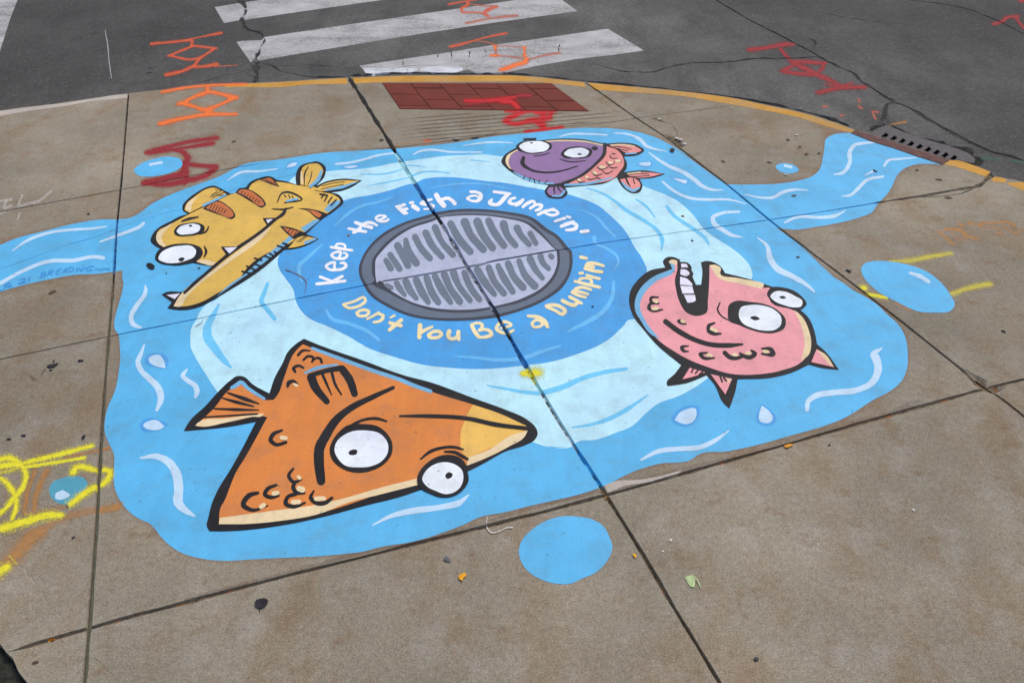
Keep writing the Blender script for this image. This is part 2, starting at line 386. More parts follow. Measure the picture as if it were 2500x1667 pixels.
def link(name, P, z, faces, m, parent=None, loc=None, attr=None):
    me = bpy.data.meshes.new(name)
    if parent is not None: o0 = parent['_o']
    else: o0 = loc or (float(P[:, 0].mean()), float(P[:, 1].mean()), 0.0)
    me.from_pydata([(float(p[0]) - o0[0], float(p[1]) - o0[1], float(q) - o0[2]) for p, q in zip(P, z)], [], faces)
    me.materials.append(m)
    if attr is not None:
        a = me.attributes.new('edge', 'FLOAT', 'POINT'); a.data.foreach_set('value', attr)
    ob = bpy.data.objects.new(name, me); COL.objects.link(ob)
    if parent is not None: ob.parent = parent['ob']
    else: ob.location = o0
    return {'ob': ob, '_o': o0}
def thing(name, label, cat, at, group=None):
    x, y = g(*at); o = bpy.data.objects.new(name, None); COL.objects.link(o); o.location = (x, y, 0); o.empty_display_size = .05
    tag({'ob': o}, label, cat, group); return {'ob': o, '_o': (x, y, 0.0)}
def tag(o, label, cat, group=None):
    o['ob']['label'] = label; o['ob']['category'] = cat
    if group: o['ob']['group'] = group
    return o
def struct(o): o['ob']['kind'] = 'structure'; return o
def rough_edge(P, amp, z, seed=0):
    return P
def poly_px(s, z, closed=True):
    return [g(x, y, z) for x, y in smooth(parse(s), closed)]
def fill(name, s, m, lay, parent=None, J=JS, holes=()):
    """a painted area, traced on the ground"""
    zz = J.z + lay
    polys = [poly_px(q, zz) for q in s.split('|')]
    P, z, f = cdt_mesh(polys, [poly_px(h, zz) for h in holes], J, lay)
    return link(name, P, z, f, M[m], parent)
def stroke_polys(s, wd, z, rag=0.0):
    """brush strokes: '|' separated centre lines, widths in tile px (one number or a list spread along the line)"""
    polys = []; cl = []
    for q in s.split('|'):
        P = parse(q); sc_ = P[0][3]
        ws = wd if isinstance(wd, (list, tuple)) else [wd]
        if len(P) == 1: P = [P[0], (P[0][0] + .6, P[0][1] + .2, False, sc_)]
        C = [Vector(c) for c in smooth(P, False)]
        if len(C) == 2: C = [C[0].lerp(C[1], k / 4) for k in range(5)]
        n = len(C); Ws = []
        for i in range(n):
            u = i / (n - 1) * (len(ws) - 1); k = min(int(u), len(ws) - 2) if len(ws) > 1 else 0
            wv = ws[0] if len(ws) == 1 else ws[k] + (ws[k + 1] - ws[k]) * (u - k)
            wv = wv / sc_ / 2
            if rag: wv *= 1 + rag * (hsh(i * 1.7 + C[i].x) - .5)
            Ws.append(wv)
        # end caps
        def cap(c, d, r):
            nn = Vector((-d.y, d.x)); return [c + (d * math.cos(t) + nn * math.sin(t)) * r for t in [math.pi / 2 - k * math.pi / 6 for k in range(7)]]
        N = []
        for i in range(n):
            d = (C[min(i + 1, n - 1)] - C[max(i - 1, 0)]).normalized(); N.append(Vector((-d.y, d.x)))
        for i in range(n - 1):
            a, b = C[i], C[i + 1]
            polys.append([a + N[i] * Ws[i], a - N[i] * Ws[i], b - N[i + 1] * Ws[i + 1], b + N[i + 1] * Ws[i + 1]])
        d0 = (C[0] - C[1]).normalized(); d1 = (C[-1] - C[-2]).normalized()
        for i in range(1, n - 1):
            if (C[i] - C[i-1]).angle(C[i+1] - C[i], 0) > .45:
                r_ = Ws[i]; polys.append([C[i] + Vector((math.cos(k * .6283), math.sin(k * .6283))) * r_ for k in range(10)])
        polys.append(cap(C[0], d0, Ws[0])); polys.append(cap(C[-1], d1, Ws[-1]))
        cl.append([(g(c.x, c.y, z), g(*(c + nn * wv), z), g(*(c - nn * wv), z)) for c, nn, wv in zip(C, N, Ws)])
    return [[g(p.x, p.y, z) for p in q] for q in polys], cl
def fix(p):                                     # drop degenerate repeats
    o = [p[0]]
    for q in p[1:]:
        if abs(q[0] - o[-1][0]) + abs(q[1] - o[-1][1]) > 2e-6: o.append(q)
    return o
def stroke(name, s, wd, m, lay, parent=None, J=JS, rag=.06):
    polys, _ = stroke_polys(s, wd, J.z + lay, rag)
    P, z, f = cdt_mesh([fix(p) for p in polys if len(fix(p)) > 2], (), J, lay)
    return link(name, P, z, f, M[m], parent)
def pw(a, b, p, c):
    dx, dy = b[0]-a[0], b[1]-a[1]; L = math.hypot(dx, dy) + 1e-9
    return max(2e-4, abs(dx*(p[1]-c[1]) - dy*(p[0]-c[0])) / L)
def spray(name, s, wd, m, lay=.0013, parent=None, J=JS, grow=2.1, rag=.25):
    wd = [x * grow for x in wd] if isinstance(wd, (list, tuple)) else wd * grow
    polys, cl = stroke_polys(s, wd, J.z + lay, rag)
    ex = []; segs = []
    for line in cl:
        for (c0, l0, r0), (c1, l1, r1) in zip(line, line[1:]):
            ex.append((c0, c1)); segs.append((c0, c1, l0, l1))
    P, z, f = cdt_mesh([fix(p) for p in polys if len(fix(p)) > 2], (), J, lay, ex)
    # 0 on a centre line, 1 at the rim
    T = np.array([(a[0], a[1], b[0], b[1], pw(a, b, la, a), pw(a, b, lb, b)) for a, b, la, lb in segs])
    d = T[:, 2:4] - T[:, 0:2]; L2 = (d ** 2).sum(1) + 1e-12
    r = P[:, None, :] - T[None, :, 0:2]; u = np.clip((r * d[None]).sum(2) / L2, 0, 1)
    dist = np.sqrt(((r - u[..., None] * d[None]) ** 2).sum(2)); ww = T[:, 4] + (T[:, 5] - T[:, 4]) * u
    e = (dist / ww).min(1)
    return link(name, P, z, f, M[m], parent, attr=np.clip(e, 0, 1).astype(np.float32))
# ================================================================== SETTING
EDGE = ('@0 -2500,640 -1200,460 -500,345 -200,299 @A 0,1060 300,1020 600,985 900,940 1200,900 1300,885 1560,860 2000,820 '
        '@B 0,800 400,780 700,760 1000,745 1400,728 2000,722 @C 0,720 200,722 500,745 900,790 1300,825 1700,860 2000,895 2352,945 '
        '@D 300,1010 600,1075 850,1145 1130,1245!')
INL = '@E 740,457! 1640,747!'
EDGE2 = '@E 1720,750 1850,790 2030,860! 2060,905! 2180,925 2352,958 @0 2700,520 3300,780!'
edge_pts = [g(x, y, ZS) for x, y in smooth(parse(EDGE), False, 4)] + [g(p[0], p[1], ZS) for p in parse(INL)] + \
           [g(x, y, ZS) for x, y in smooth(parse(EDGE2), False, 4)]
def jag(P, amp, step=.03):
    out = []
    for i, (a, b) in enumerate(zip(P, P[1:])):
        L = math.dist(a, b); n = max(1, min(40, int(L / step)))
        for k in range(n):
            u = k / n; s_ = (i * 7.7 + k) * .8
            out.append((a[0] + (b[0] - a[0]) * u, a[1] + (b[1] - a[1]) * u + amp * (vn(s_) - .5) * 2))
    out.append(P[-1]); return out
edge_pts = jag(edge_pts, .0035)
soil_edge = [g(*p, ZS) for p in [(-700, 1010), (-60, 1560), (0, 1570), (15, 1590), (30, 1608), (45, 1640), (72, 1672), (150, 1990)]]
soil_edge = jag(soil_edge, .004)
poly = edge_pts + [(9, 1.5), (9, -6), (-0.9, -6)] + soil_edge[::-1] + [(-7, 2.2)]
P, z, f = cdt_mesh([poly], (), JS, 0)
sw = struct(link('sidewalk', P, z, f, M['sidewalk_concrete'], loc=(0, 3, 0)))
# kerb face below the free edges
def skirt(name, pts, z0, z1, m, parent):
    V = []; Fq = []
    for x, y in pts: V += [(x, y, z0), (x, y, z1)]
    for i in range(len(pts) - 1): Fq.append((2 * i, 2 * i + 1, 2 * i + 3, 2 * i + 2))
    V = np.array(V); return link(name, V[:, :2], V[:, 2], Fq, m, parent)
kerb = skirt('kerb_face', edge_pts, 0, -.12, M['sidewalk_concrete'], sw)
skirt('slab_edge', soil_edge, 0, -.12, M['sidewalk_concrete'], sw)
# inlet pit outline (under the grate)
pit = [g(*p, ZR) for p in [(2138, 326), (2342, 398), (2352, 384), (2160, 312)]]
R_ = 150.0
P, z, f = cdt_mesh([[(-R_, -30), (R_, -30), (R_, 260), (-R_, 260)]], [pit], JR, 0)
road = struct(link('road', P, z, f, M['asphalt'], loc=(0, 6, 0)))
soilp = soil_edge[::-1] + [(-7, 2.2), (-7, -6), (-.9, -6)]
soilp = [(x * 1.0, y) for x, y in soilp]
P, z, f = cdt_mesh([soilp], (), None, -.018)
struct(link('soil', P, z, f, M['soil']))
def ribbon(name, J, nm, lo, hi, axis, k, zf, m, parent, side=None):
    """filler lying in a groove between two photo positions"""
    ob = None
    for (n_, st, dep) in J.lines:
        if n_ != nm: continue
        V = []; Fq = []
        def inside(c):
            D = c.y * CT - (J.z - H) * -ST if False else None
            # back to photo px
            yy = c.y; zz = J.z - H
            depth = yy * CT - zz * ST; up = yy * ST + zz * CT
            px_, py_ = 1250 + F * c.x / depth, 833.5 - F * up / depth
            v = px_ if axis == 'x' else py_
            return lo <= v <= hi
        run = [s_ for s_ in st if inside(s_[0])]
        for c, nn, ww in run:
            a, b = (c + nn * ww * k, c - nn * ww * k)
            if side == 'l': b = c - nn * ww * .02
            V += [(a.x, a.y, J.z - dep * zf), (b.x, b.y, J.z - dep * zf)]
        for i in range(len(run) - 1): Fq.append((2 * i, 2 * i + 1, 2 * i + 3, 2 * i + 2))
        if len(run) > 1:
            V = np.array(V); ob = link(name, V[:, :2], V[:, 2], Fq, M[m], parent)
    return ob
jf = lambda nm, lo, hi, ax, m='joint_dirt', k=.72, zf=.62: ribbon('joint_filler', JS, nm, lo, hi, ax, k, zf, m, sw)
jf('A0', 150, 540, 'y', 'joint_dark'); jf('A0', 520, 685, 'y', 'joint_painted'); jf('A0', 668, 2500, 'y')
for lo, hi, m_ in ((150, 372, 'joint_dark'), (360, 452, 'joint_pale'), (440, 522, 'joint_painted'), (510, 545, 'joint_dark'), (535, 755, 'joint_grey'), (745, 790, 'joint_dark'),
                   (780, 905, 'joint_painted'), (893, 930, 'joint_yellow'), (920, 960, 'joint_pale'), (950, 1112, 'joint_speckled'), (1100, 1190, 'joint_blue')): jf('A1', lo, hi, 'y', m_, .80, .55)
jf('A1', 1180, 2500, 'y')
jf('A2', 150, 450, 'y'); jf('A2', 440, 560, 'y', 'joint_painted'); jf('A2', 550, 1500, 'y')
jf('B0', -300, 900, 'x', 'joint_dark'); jf('B0b', 1380, 1900, 'x', 'joint_dark')
for lo, hi, m_ in ((-300, 290, 'joint_dirt'), (278, 490, 'joint_painted'), (480, 725, 'joint_pale'), (715, 890, 'joint_painted'), (880, 930, 'joint_dark'), (920, 1360, 'joint_grey'), (1350, 1400, 'joint_dark'),
                   (1390, 1545, 'joint_painted'), (1535, 1725, 'joint_pale'), (1715, 2132, 'joint_painted'), (2122, 2600, 'joint_dark')): jf('B1', lo, hi, 'x', m_)
jf('B2', -300, 3000, 'x'); jf('chip', -300, 3000, 'x')
ribbon('joint_sealant', JS, 'A0', 700, 2500, 'y', 1.0, .12, 'joint_sealant', sw, 'l')
for nm in ('seam', 'crack', 'gutter'):
    for li, (n_, st, dep) in enumerate(JR.lines):
        if n_ != nm: continue
        V = []; Fq = []
        for c, nn, ww in st:
            a, b = c + nn * ww * .85, c - nn * ww * .85
            V += [(a.x, a.y, JR.z - dep * .45), (b.x, b.y, JR.z - dep * .45)]
        for i in range(len(st) - 1): Fq.append((2 * i, 2 * i + 1, 2 * i + 3, 2 * i + 2))
        V = np.array(V); link('crack_filler', V[:, :2], V[:, 2], Fq, M['joint_black' if nm == 'gutter' else 'crack_tar'], road)
mat('lip_concrete', mat_concrete, (124, 114, 100), 1.2)
fill('joint_lip', '@R 735,1165! 900,1095 1200,1000 1500,920 1750,872 2000,800 2352,700 @S 400,985 700,905 1000,815 1300,745 1600,660 1900,575 2150,500 2180,530! 1900,620 1600,705 1300,795 1000,880 700,965 420,1045 100,1130 @R 2000,865 1700,935 1400,1015 1100,1090 900,1150 750,1195', 'lip_concrete', .00003, sw)
fill('joint_lip', '@U 0,1215! 400,1105 1000,950 1500,815 2352,605 @V 400,400 900,235 1600,50 1640,85! 900,270 400,412 0,520 @U 1500,845 1000,975 400,1130 0,1240', 'lip_concrete', .00003, sw)
# ------------------------------------------------------------------ road markings
CG = 'white crosswalk stripes painted across the road'
def st_(s, label, m='stripe_paint'):
    o = fill('crosswalk_stripe', s, m, .0003, J=JR); tag(o, label, 'crosswalk stripe', CG); return o
st_('@0 524,18! 547,57! 700,34! 945,-1! 1180,-36! 1130,-74! 900,-40! 700,-10!', 'worn white crosswalk stripe farthest from the sidewalk, cut by the photo top')
st_('@0 577,103! 646,91! 855,60! 1110,23! 1353,-13! 1410,28! 1200,57! 1034,82! 855,111! 640,147! 612,153!', 'long white crosswalk stripe in the middle, with a dark crack through its left end')
st_('@0 878,161! 983,145! 1085,130! 1200,111! 1302,97! 1400,83! 1484,71! 1572,124! 1502,134! 1404,145! 1302,163! 1236,178! 1215,181 1190,177 1165,180 1143,171 1120,176 1095,178 1060,175 1040,178 1015,176 995,178 965,175 940,181 915,180 894,183! 888,172!',
    'cracked white crosswalk stripe nearest the kerb, with a ragged lower edge')
o = fill('stripe_patch', '@B 1130,672 1300,660 1500,655 1650,668 1600,690 1400,690 1160,712', 'stripe_paint_fresh', .0005, None, JR); tag(o, 'thick fresh white paint patch on the left end of the nearest crosswalk stripe', 'road paint')
o = fill('stripe_patch', '@B 1660,668 1760,640 1900,632 2080,668 2050,685 1900,695 1760,692', 'stripe_paint_fresh', .0005, None, JR); tag(o, 'thick white paint patch beside the gutter, below the four short cracks', 'road paint')
o = fill('stop_line', '@0 -400,-80! 62,-80! 43,0! 25,46! 0,125! -60,330! -260,330!', 'stripe_paint', .0003, None, JR); tag(o, 'grey white painted line crossing the far left corner of the road', 'road line')
# ------------------------------------------------------------------ kerb paint
o = fill('kerb_paint', '@B -200,812! 0,803 400,784 700,764 962,750! 975,803! 600,812 300,838 0,835 -200,840!', 'curb_yellow', .0005); tag(o, 'faded yellow paint on the kerb left of the wide slab joint', 'kerb paint', 'yellow paint along the kerb')
o = fill('kerb_paint', '@B 1020,748! 1400,731 2000,725 @C 0,723 200,725 500,748 880,790! 905,835! 600,803 400,785 100,780 @B 2000,785 1300,790 1045,800!', 'curb_yellow', .0005); tag(o, 'yellow kerb paint above the red brick panel', 'kerb paint', 'yellow paint along the kerb')
o = fill('kerb_paint', '@C 930,795! 1300,828 1700,863 2000,898 2352,948 @D 300,1013 600,1078 850,1148 1125,1247! 1090,1272! 850,1210 600,1130 300,1065 0,1012 @C 2200,985 1850,925 1600,902 1300,882 975,858!', 'curb_yellow', .0005); tag(o, 'long curved yellow kerb paint between the brick panel and the drain inlet', 'kerb paint', 'yellow paint along the kerb')
o = fill('kerb_paint', '@E 1640,752! 1720,754 1850,793 2028,862! 1990,908! 1850,862 1700,815 1585,788!', 'curb_yellow', .0005); tag(o, 'short yellow kerb paint touching the right end of the drain inlet', 'kerb paint', 'yellow paint along the kerb')
o = fill('kerb_paint', '@E 2062,912! 2130,915 2185,935! 2180,965! 2080,960! 2040,940!', 'curb_yellow', .0005); tag(o, 'small yellow chip of kerb paint inside the broken joint', 'kerb paint', 'yellow paint along the kerb')
o = fill('kerb_paint', '@E 2205,965! 2352,962 @0 2700,524! 2700,575! @E 2352,1045 2190,978!', 'curb_yellow', .0005); tag(o, 'yellow kerb paint at the far right beyond the broken joint', 'kerb paint', 'yellow paint along the kerb')
o = fill('kerb_wear_strip', '@0 -300,318! @A 0,1064 300,1024 600,989 900,944 1200,904 1235,905! 1225,935! 1100,950 900,968 600,1020 300,1060 0,1112 @0 -300,330!', 'curb_white', .0005); tag(o, 'pale scraped strip along the kerb edge at the far left', 'kerb wear')
# ------------------------------------------------------------------ red brick panel: real pavers
bp = thing('brick_panel', 'dark red brick panel set in the sidewalk by the crosswalk', 'brick panel', (1140, 235))
C4 = [g(*p, 0) for p in ((932, 203), (1346, 204), (1440, 273), (976, 267))]
P, z, f = cdt_mesh([C4], (), None, .0006); link('mortar_bed', P, z, f, mat('mortar_dark', mat_plain, (84, 43, 36), .95), bp)
tb = NT('red_brick')
cb = tb.mix(tb.ramp(tb.noise(6, 4, .6), .3, .7), alb((104, 48, 40)), alb((120, 58, 47)))
fb = tb.ramp(tb.noise(200, 3, .7), .25, .75, .82, 1.18); vb = tb.n('ShaderNodeCombineColor'); [tb.l(fb, vb.inputs[i]) for i in range(3)]
cb = tb.mix(1.0, cb, vb.outputs[0], 'MULTIPLY'); tb.bump(tb.noise(200, 4, .7), .5, .002); M['red_brick'] = tb.done(cb, .9)
TLc, TRc, BRc, BLc = [Vector(c) for c in C4]
ncol, nrow, bricks = 6, 3, []
def bil(u, v): return (TLc.lerp(TRc, u)).lerp(BLc.lerp(BRc, u), v)
VV, FF = [], []
for c in range(ncol):
    cuts = [0, .46, .88, 1.0] if c % 2 == 0 else [0, .22, .66, 1.0]
    for v0, v1 in zip(cuts, cuts[1:]):
        gu, gv = .0028, .008
        q = [bil(c / ncol + gu, v0 + gv), bil((c + 1) / ncol - gu, v0 + gv), bil((c + 1) / ncol - gu, v1 - gv), bil(c / ncol + gu, v1 - gv)]
        i0 = len(VV); zt = .0022 + .0012 * hsh(c * 3 + v0 * 10)
        m_ = sum(q, Vector((0, 0))) / 4
        for p in q: VV.append((p.x, p.y, .0007))
        for p in q: p2 = m_ + (p - m_) * .985; VV.append((p2.x, p2.y, zt))
        FF += [(i0+7, i0+6, i0+5, i0+4)] + [(i0 + k, i0 + 4 + k, i0 + 4 + (k + 1) % 4, i0 + (k + 1) % 4) for k in range(4)]
VV = np.array(VV); link('bricks', VV[:, :2], VV[:, 2], FF, M['red_brick'], bp)
# ------------------------------------------------------------------ drain inlet
dr = thing('drain_inlet', 'rusty iron storm drain inlet with nine slots set in the kerb', 'storm drain', (2210, 370))
fr = poly_px('@E 740,460! 1638,748! 1572,791! 1300,702! 1100,632! 900,572! 692,489!', ZS + .0025)
def slab3(name, top, z0, z1, m, parent, holes=()):
    P, z, f = cdt_mesh([top], holes, None, z1)
    n = len(P); V = [(p[0], p[1]) for p in P]; Z = list(z); Fc = list(f)
    for ring in [top] + list(holes):
        i0 = len(V)
        for p in ring: V += [tuple(p), tuple(p)]; Z += [z1, z0]
        k = len(ring)
        for i in range(k): a, b = i0 + 2 * i, i0 + 2 * ((i + 1) % k); Fc.append((a, a + 1, b + 1, b))
    return link(name, np.array(V), np.array(Z), Fc, m, parent)
slab3('angle_frame', fr, -.10, .0025, M['rusty_iron'], dr)
slots = []
for i in range(9):
    dx, dy = i * 82.2, i * 26.6
    slots.append([g(1900 + (x + dx) / 3.92, 200 + (y + dy) / 3.92, -.006) for x, y in ((983, 524), (1030, 487), (1060, 510), (1018, 541))])
gr = poly_px('@E 760,462! 900,474! 965,440 1030,418 1120,445 1200,480 1500,575 1750,655 1850,705 1885,750 1868,782! 1720,748! 1640,745!', -.006)
slab3('slotted_grate', gr, -.030, -.006, M['iron'], dr, slots)
q = [(x, y) for x, y in pit]
V = [(x, y, -.022) for x, y in pit] + [(x, y, -.40) for x, y in pit]; V = np.array(V)
link('drain_box', V[:, :2], V[:, 2], [(0, 1, 5, 4), (1, 2, 6, 5), (2, 3, 7, 6), (3, 0, 4, 7), (4, 5, 6, 7)], M['pit_dark'], dr)
# ================================================================== THE MURAL
pool = thing('painted_pool', 'big light blue painted pool with ragged edge and pale rings, running into the drain', 'ground mural', (1140, 800))
WATER = ('@0 -600,760! -300,668 -120,620 @G 0,775 150,715 400,650 700,575 950,535 1110,530 1250,515 1330,475 1450,385 1600,310 1800,230 2100,120 '
  '@F 1150,400 1500,352 1900,290 2300,265 @B 1480,1420 1800,1390 2050,1360 2352,1310 @C 400,1270 800,1228 1000,1225 1200,1235 1400,1265 1600,1330 1750,1410 1900,1500 '
  '@X 150,235 300,320 450,430 600,535 692,590! 950,590 1200,580 1400,545 1520,500 1575,440 1600,350 1618,240 1630,160 1700,115 1790,100 1870,99! '
  '@E 692,491! 900,573 1100,632 1300,702 1450,755 1572,791! 1400,785 1280,800 1180,850 1130,910 1090,1000 1030,1090 960,1160 935,1195 905,1240 800,1290 600,1345 350,1390 150,1415 50,1405 '
  '@X 1160,1003! 1250,1070 1400,1180 1500,1270 1600,1390 1700,1470 @M 200,190 330,300 400,380 480,460 620,550 700,610 860,700 960,770 1050,860 1130,930 1190,1010 1225,1100 1240,1230 1230,1380 1190,1480 '
  '@S 2005,240 1960,320 1870,400 1700,490 1500,620 1420,665 1200,750 900,835 600,920 300,985 0,1030 @R 1550,850 1200,910 950,990 750,1090! 640,1140! 450,1200 200,1260 0,1305 '
  '@O 1700,1370 1450,1420 1300,1490 1100,1568 @U 2200,670 1900,720 1700,770 1500,792 1300,810 900,830 600,845 450,855 200,840 0,790 '
  '@Q 1650,1120 1550,1030 1480,940 1430,890 1370,865 1250,790 1170,700 1110,590 1090,500 1092,350 1090,230 1050,140 1015,60 '
  '@P 1010,1420 1000,1330 1010,1240 1040,1130 1090,1020 1110,960 1130,850 1150,700 1145,560 1130,450 1100,410 1095,330 1120,220 1160,80 '
  '@G 1180,1140 1170,1080 1175,1020! 900,1055 750,1060 500,1100 250,1155 0,1225 @0 -120,780 -300,840 -600,960!')
fill('water_base', WATER, 'water_blue', .0003, pool)
LIGHT = ('@B 2352,1480 1900,1495 1600,1535 @J 1000,-2 850,30 700,50 500,62 370,75 @F 1700,480 1500,700 1450,900 1250,1300 @H 1000,780 900,900 790,960 740,1020 700,1100 655,1180 645,1280 650,1360 700,1470 760,1568 '
  '@N 340,350 430,490 510,610 @N 900,900 @O 1000,300 1700,600 1960,700! 2080,740 2300,750 @R 150,740 380,745 430,700 600,680 800,610 950,550 1080,430 1190,340 1400,260 1550,180 1680,90! '
  '@L 1000,1250 1500,900 1500,600 1310,400! 1320,370 1300,280 1220,180 1120,100 960,0 @X 830,1290 700,1180 580,1110 480,1030 350,870 200,740 100,690 0,650 @I 1640,722! 1300,600 600,400 290,440! 200,430 0,418')
LIGHT = LIGHT.replace('@X 830,1290 700,1180 580,1110 480,1030', '@X 480,1030').replace('1120,100 960,0', '1120,100 1000,25')
fill('pale_ring', LIGHT, 'pale_blue', .0004, pool)
DEEP = ('@J 540,356! 620,330 800,300 1000,250 1150,200 1240,180 1300,150 1400,133 1600,130 1900,165 @I 300,690 500,725 730,765 920,800 1050,840 1200,900 1350,1020 1450,1120 1520,1220 1560,1300 1630,1400 1680,1500 '
  '@L 295,220 310,300 305,370! 250,600 190,780! 130,790 90,840 40,890 0,930 @K 2200,1110 2000,1190 1750,1265 1500,1300 1100,1335 800,1325 500,1290 250,1220 0,1135 @N 1780,90 1600,0 '
  '@H 1750,1060 1690,990 1650,900 1635,820 1560,710 1500,620 1480,540 1500,480 1550,430! @F 1650,1000 1900,850!')
fill('deep_ring', DEEP, 'deep_blue', .0005, pool)
n_ = 0
def bs(s, w_, m='brush_white'):
    global n_; n_ += 1
    stroke('wave_stroke', s, w_, m, .0006 + .00004 * (n_ % 6), pool, rag=.12)
for s, w_ in (('@G 115,835 250,740 450,665 700,630 880,620 1020,600', [8, 28, 26, 24, 12]), ('@G 960,745 1100,695 1250,640 1340,600 1375,570', [16, 28, 32, 28]),
  ('@G -20,1155 250,1010 480,930 700,925 900,890 990,900', [34, 34, 38, 34, 34]), ('@G 1390,1165 1395,1210 1300,1370 1255,1460 1270,1530 1350,1565', [14, 36, 44, 44, 50, 20]),
  ('@P 1380,555 1350,640 1320,720 1350,800 1430,880 1510,960 1540,1070 1500,1180', [14, 40, 50, 52, 64, 66, 28]), ('@P 1790,790 1750,850 1800,900 1870,950 1885,1000 1870,1055', [16, 46, 44, 52, 54, 26]),
  ('@Q 1345,265 1500,250 1620,310 1690,420 1710,560 1710,700 1780,770 1865,820', [18, 56, 74, 86, 90, 88, 60, 18]), ('@O 430,1495 600,1410 800,1360 1100,1320 1260,1280 1350,1205', [12, 40, 60, 56, 56, 12]),
  ('@R 1040,870 1200,790 1400,765 1600,750 1740,690 1880,590', [20, 46, 46, 46, 42, 10]), ('@S 1060,585 1070,510 1130,460 1300,425 1550,395 1680,330 1740,200 1720,100 1700,60 1775,0', [40, 50, 56, 54, 56, 72, 78, 72, 14]),
  ('@L 1370,0 1460,80 1490,200 1550,290 1700,370 1850,460 1915,520', [8, 34, 58, 60, 50, 36, 14]), ('@X 1240,955 1330,910 1600,905 1720,890 1820,840', [18, 26, 30, 34, 10]),
  ('@X 860,685 1000,715 1120,715 1230,660 1330,640 1460,645', [10, 18, 28, 34, 24, 8]), ('@X 1710,495 1790,480 1860,380 1860,280 1900,220 2000,195 2100,190', [12, 34, 38, 42, 34, 28, 12]),
  ('@E 1015,805 1050,755 1150,740 1320,725', [22, 26, 22, 10]), ('@X 1780,705 1870,690 1940,630 2020,550 2180,515', [8, 26, 36, 32, 22]), ('@X 2010,500 2090,460', [12, 22]),
  ('@X 70,565 160,640 330,720 500,735 700,735 870,775', [18, 26, 26, 26, 20, 8]), ('@I 1700,400 1764,450 @X 120,410 280,480 380,550 440,600 540,640 650,645', [10, 24, 32, 40, 40, 28, 8]),
  ('@X 800,850 620,870 550,910 560,960 640,1020 730,1075 830,1095', [22, 28, 42, 46, 42, 36, 8]), ('@I 850,250 920,230 1100,225 1300,235', [8, 18, 18, 14]),
  ('@I 1370,215 1530,235 1620,280 1680,340 1760,370 1870,390', [8, 18, 34, 30, 18, 8]), ('@B 2080,1395 2250,1370 @C 0,1363 200,1368', [6, 18, 18, 8]), ('@I 0,400 100,400', [14, 14]),
  ('@F 1000,550 1130,475 1300,465 1480,440', [8, 26, 20, 10]), ('@F 2040,395 2180,380 @B 1120,1530 1280,1485 1420,1468', [20, 22, 20, 18]), ('@B 1600,1480 1680,1445 1780,1435 1950,1455 2250,1455', [10, 20, 22, 20, 8])):
    bs(s, w_)
for s, w_ in (('@H 920,950 870,1050 810,1170 810,1260 880,1370 980,1500 1040,1560', [16, 50, 74, 90, 80, 56, 12]), ('@H 1385,755 1350,850 1325,920 1390,1010 1450,1090', [34, 42, 44, 44, 40]),
  ('@J 700,100 950,95 1150,40', [8, 16, 8]), ('@J 1090,25 1220,15 1330,35', [8, 12, 6]), ('@J 780,210 950,180 1200,125', [6, 14, 8]), ('@J 1200,115 1300,80 1430,75 1560,90', [16, 14, 10]),
  ('@I 1100,740 1250,790 1380,870 1480,950 1650,1050 1800,1170 1830,1240 1820,1340', [10, 20, 26, 36, 34, 34, 44, 10]), ('@I 1580,850 1680,920 1760,1020', [14, 24, 12]),
  ('@X 110,800 170,880 280,960 400,1040 480,1110 515,1170', [30, 32, 34, 38, 34, 14]), ('@I 0,475 180,490', [10, 6]),
  ('@O 1530,160 1700,190 1900,225 2050,230 @R 150,215 300,170 480,90 700,30 900,0', [12, 26, 36, 40, 54, 52, 46, 40, 30]), ('@R 380,560 550,535 750,470 900,390 1110,245', [14, 28, 42, 44, 8])):
    bs(s, w_, 'stroke_blue')
for s, w_ in (('@J 450,600 560,500 700,410 900,360 1030,310', [6, 24, 26, 20, 6]), ('@J 340,770 200,900 120,980 120,1050 150,1130', [16, 34, 40, 34, 14]), ('@J 380,1400 420,1470 600,1530 @K 0,980 100,1060', [18, 40, 36, 34, 26]),
  ('@J 1380,230 1600,195 1850,190 2150,240', [6, 14, 14, 6]), ('@I 1060,950 1200,1020 1300,1130 1380,1205', [6, 22, 28, 16]), ('@I 1180,1220 1180,1250 1300,1320 1400,1400 1410,1450 1370,1520', [40, 24, 26, 28, 24, 8]),
  ('@K 2345,500 2330,650 2250,780 2100,880 1910,975', [26, 40, 44, 44, 18]), ('@K 820,1215 1000,1225 1300,1250 1500,1225 1650,1170 1830,1115', [8, 26, 36, 38, 36, 22])):
    bs(s, w_, 'ring_stroke')
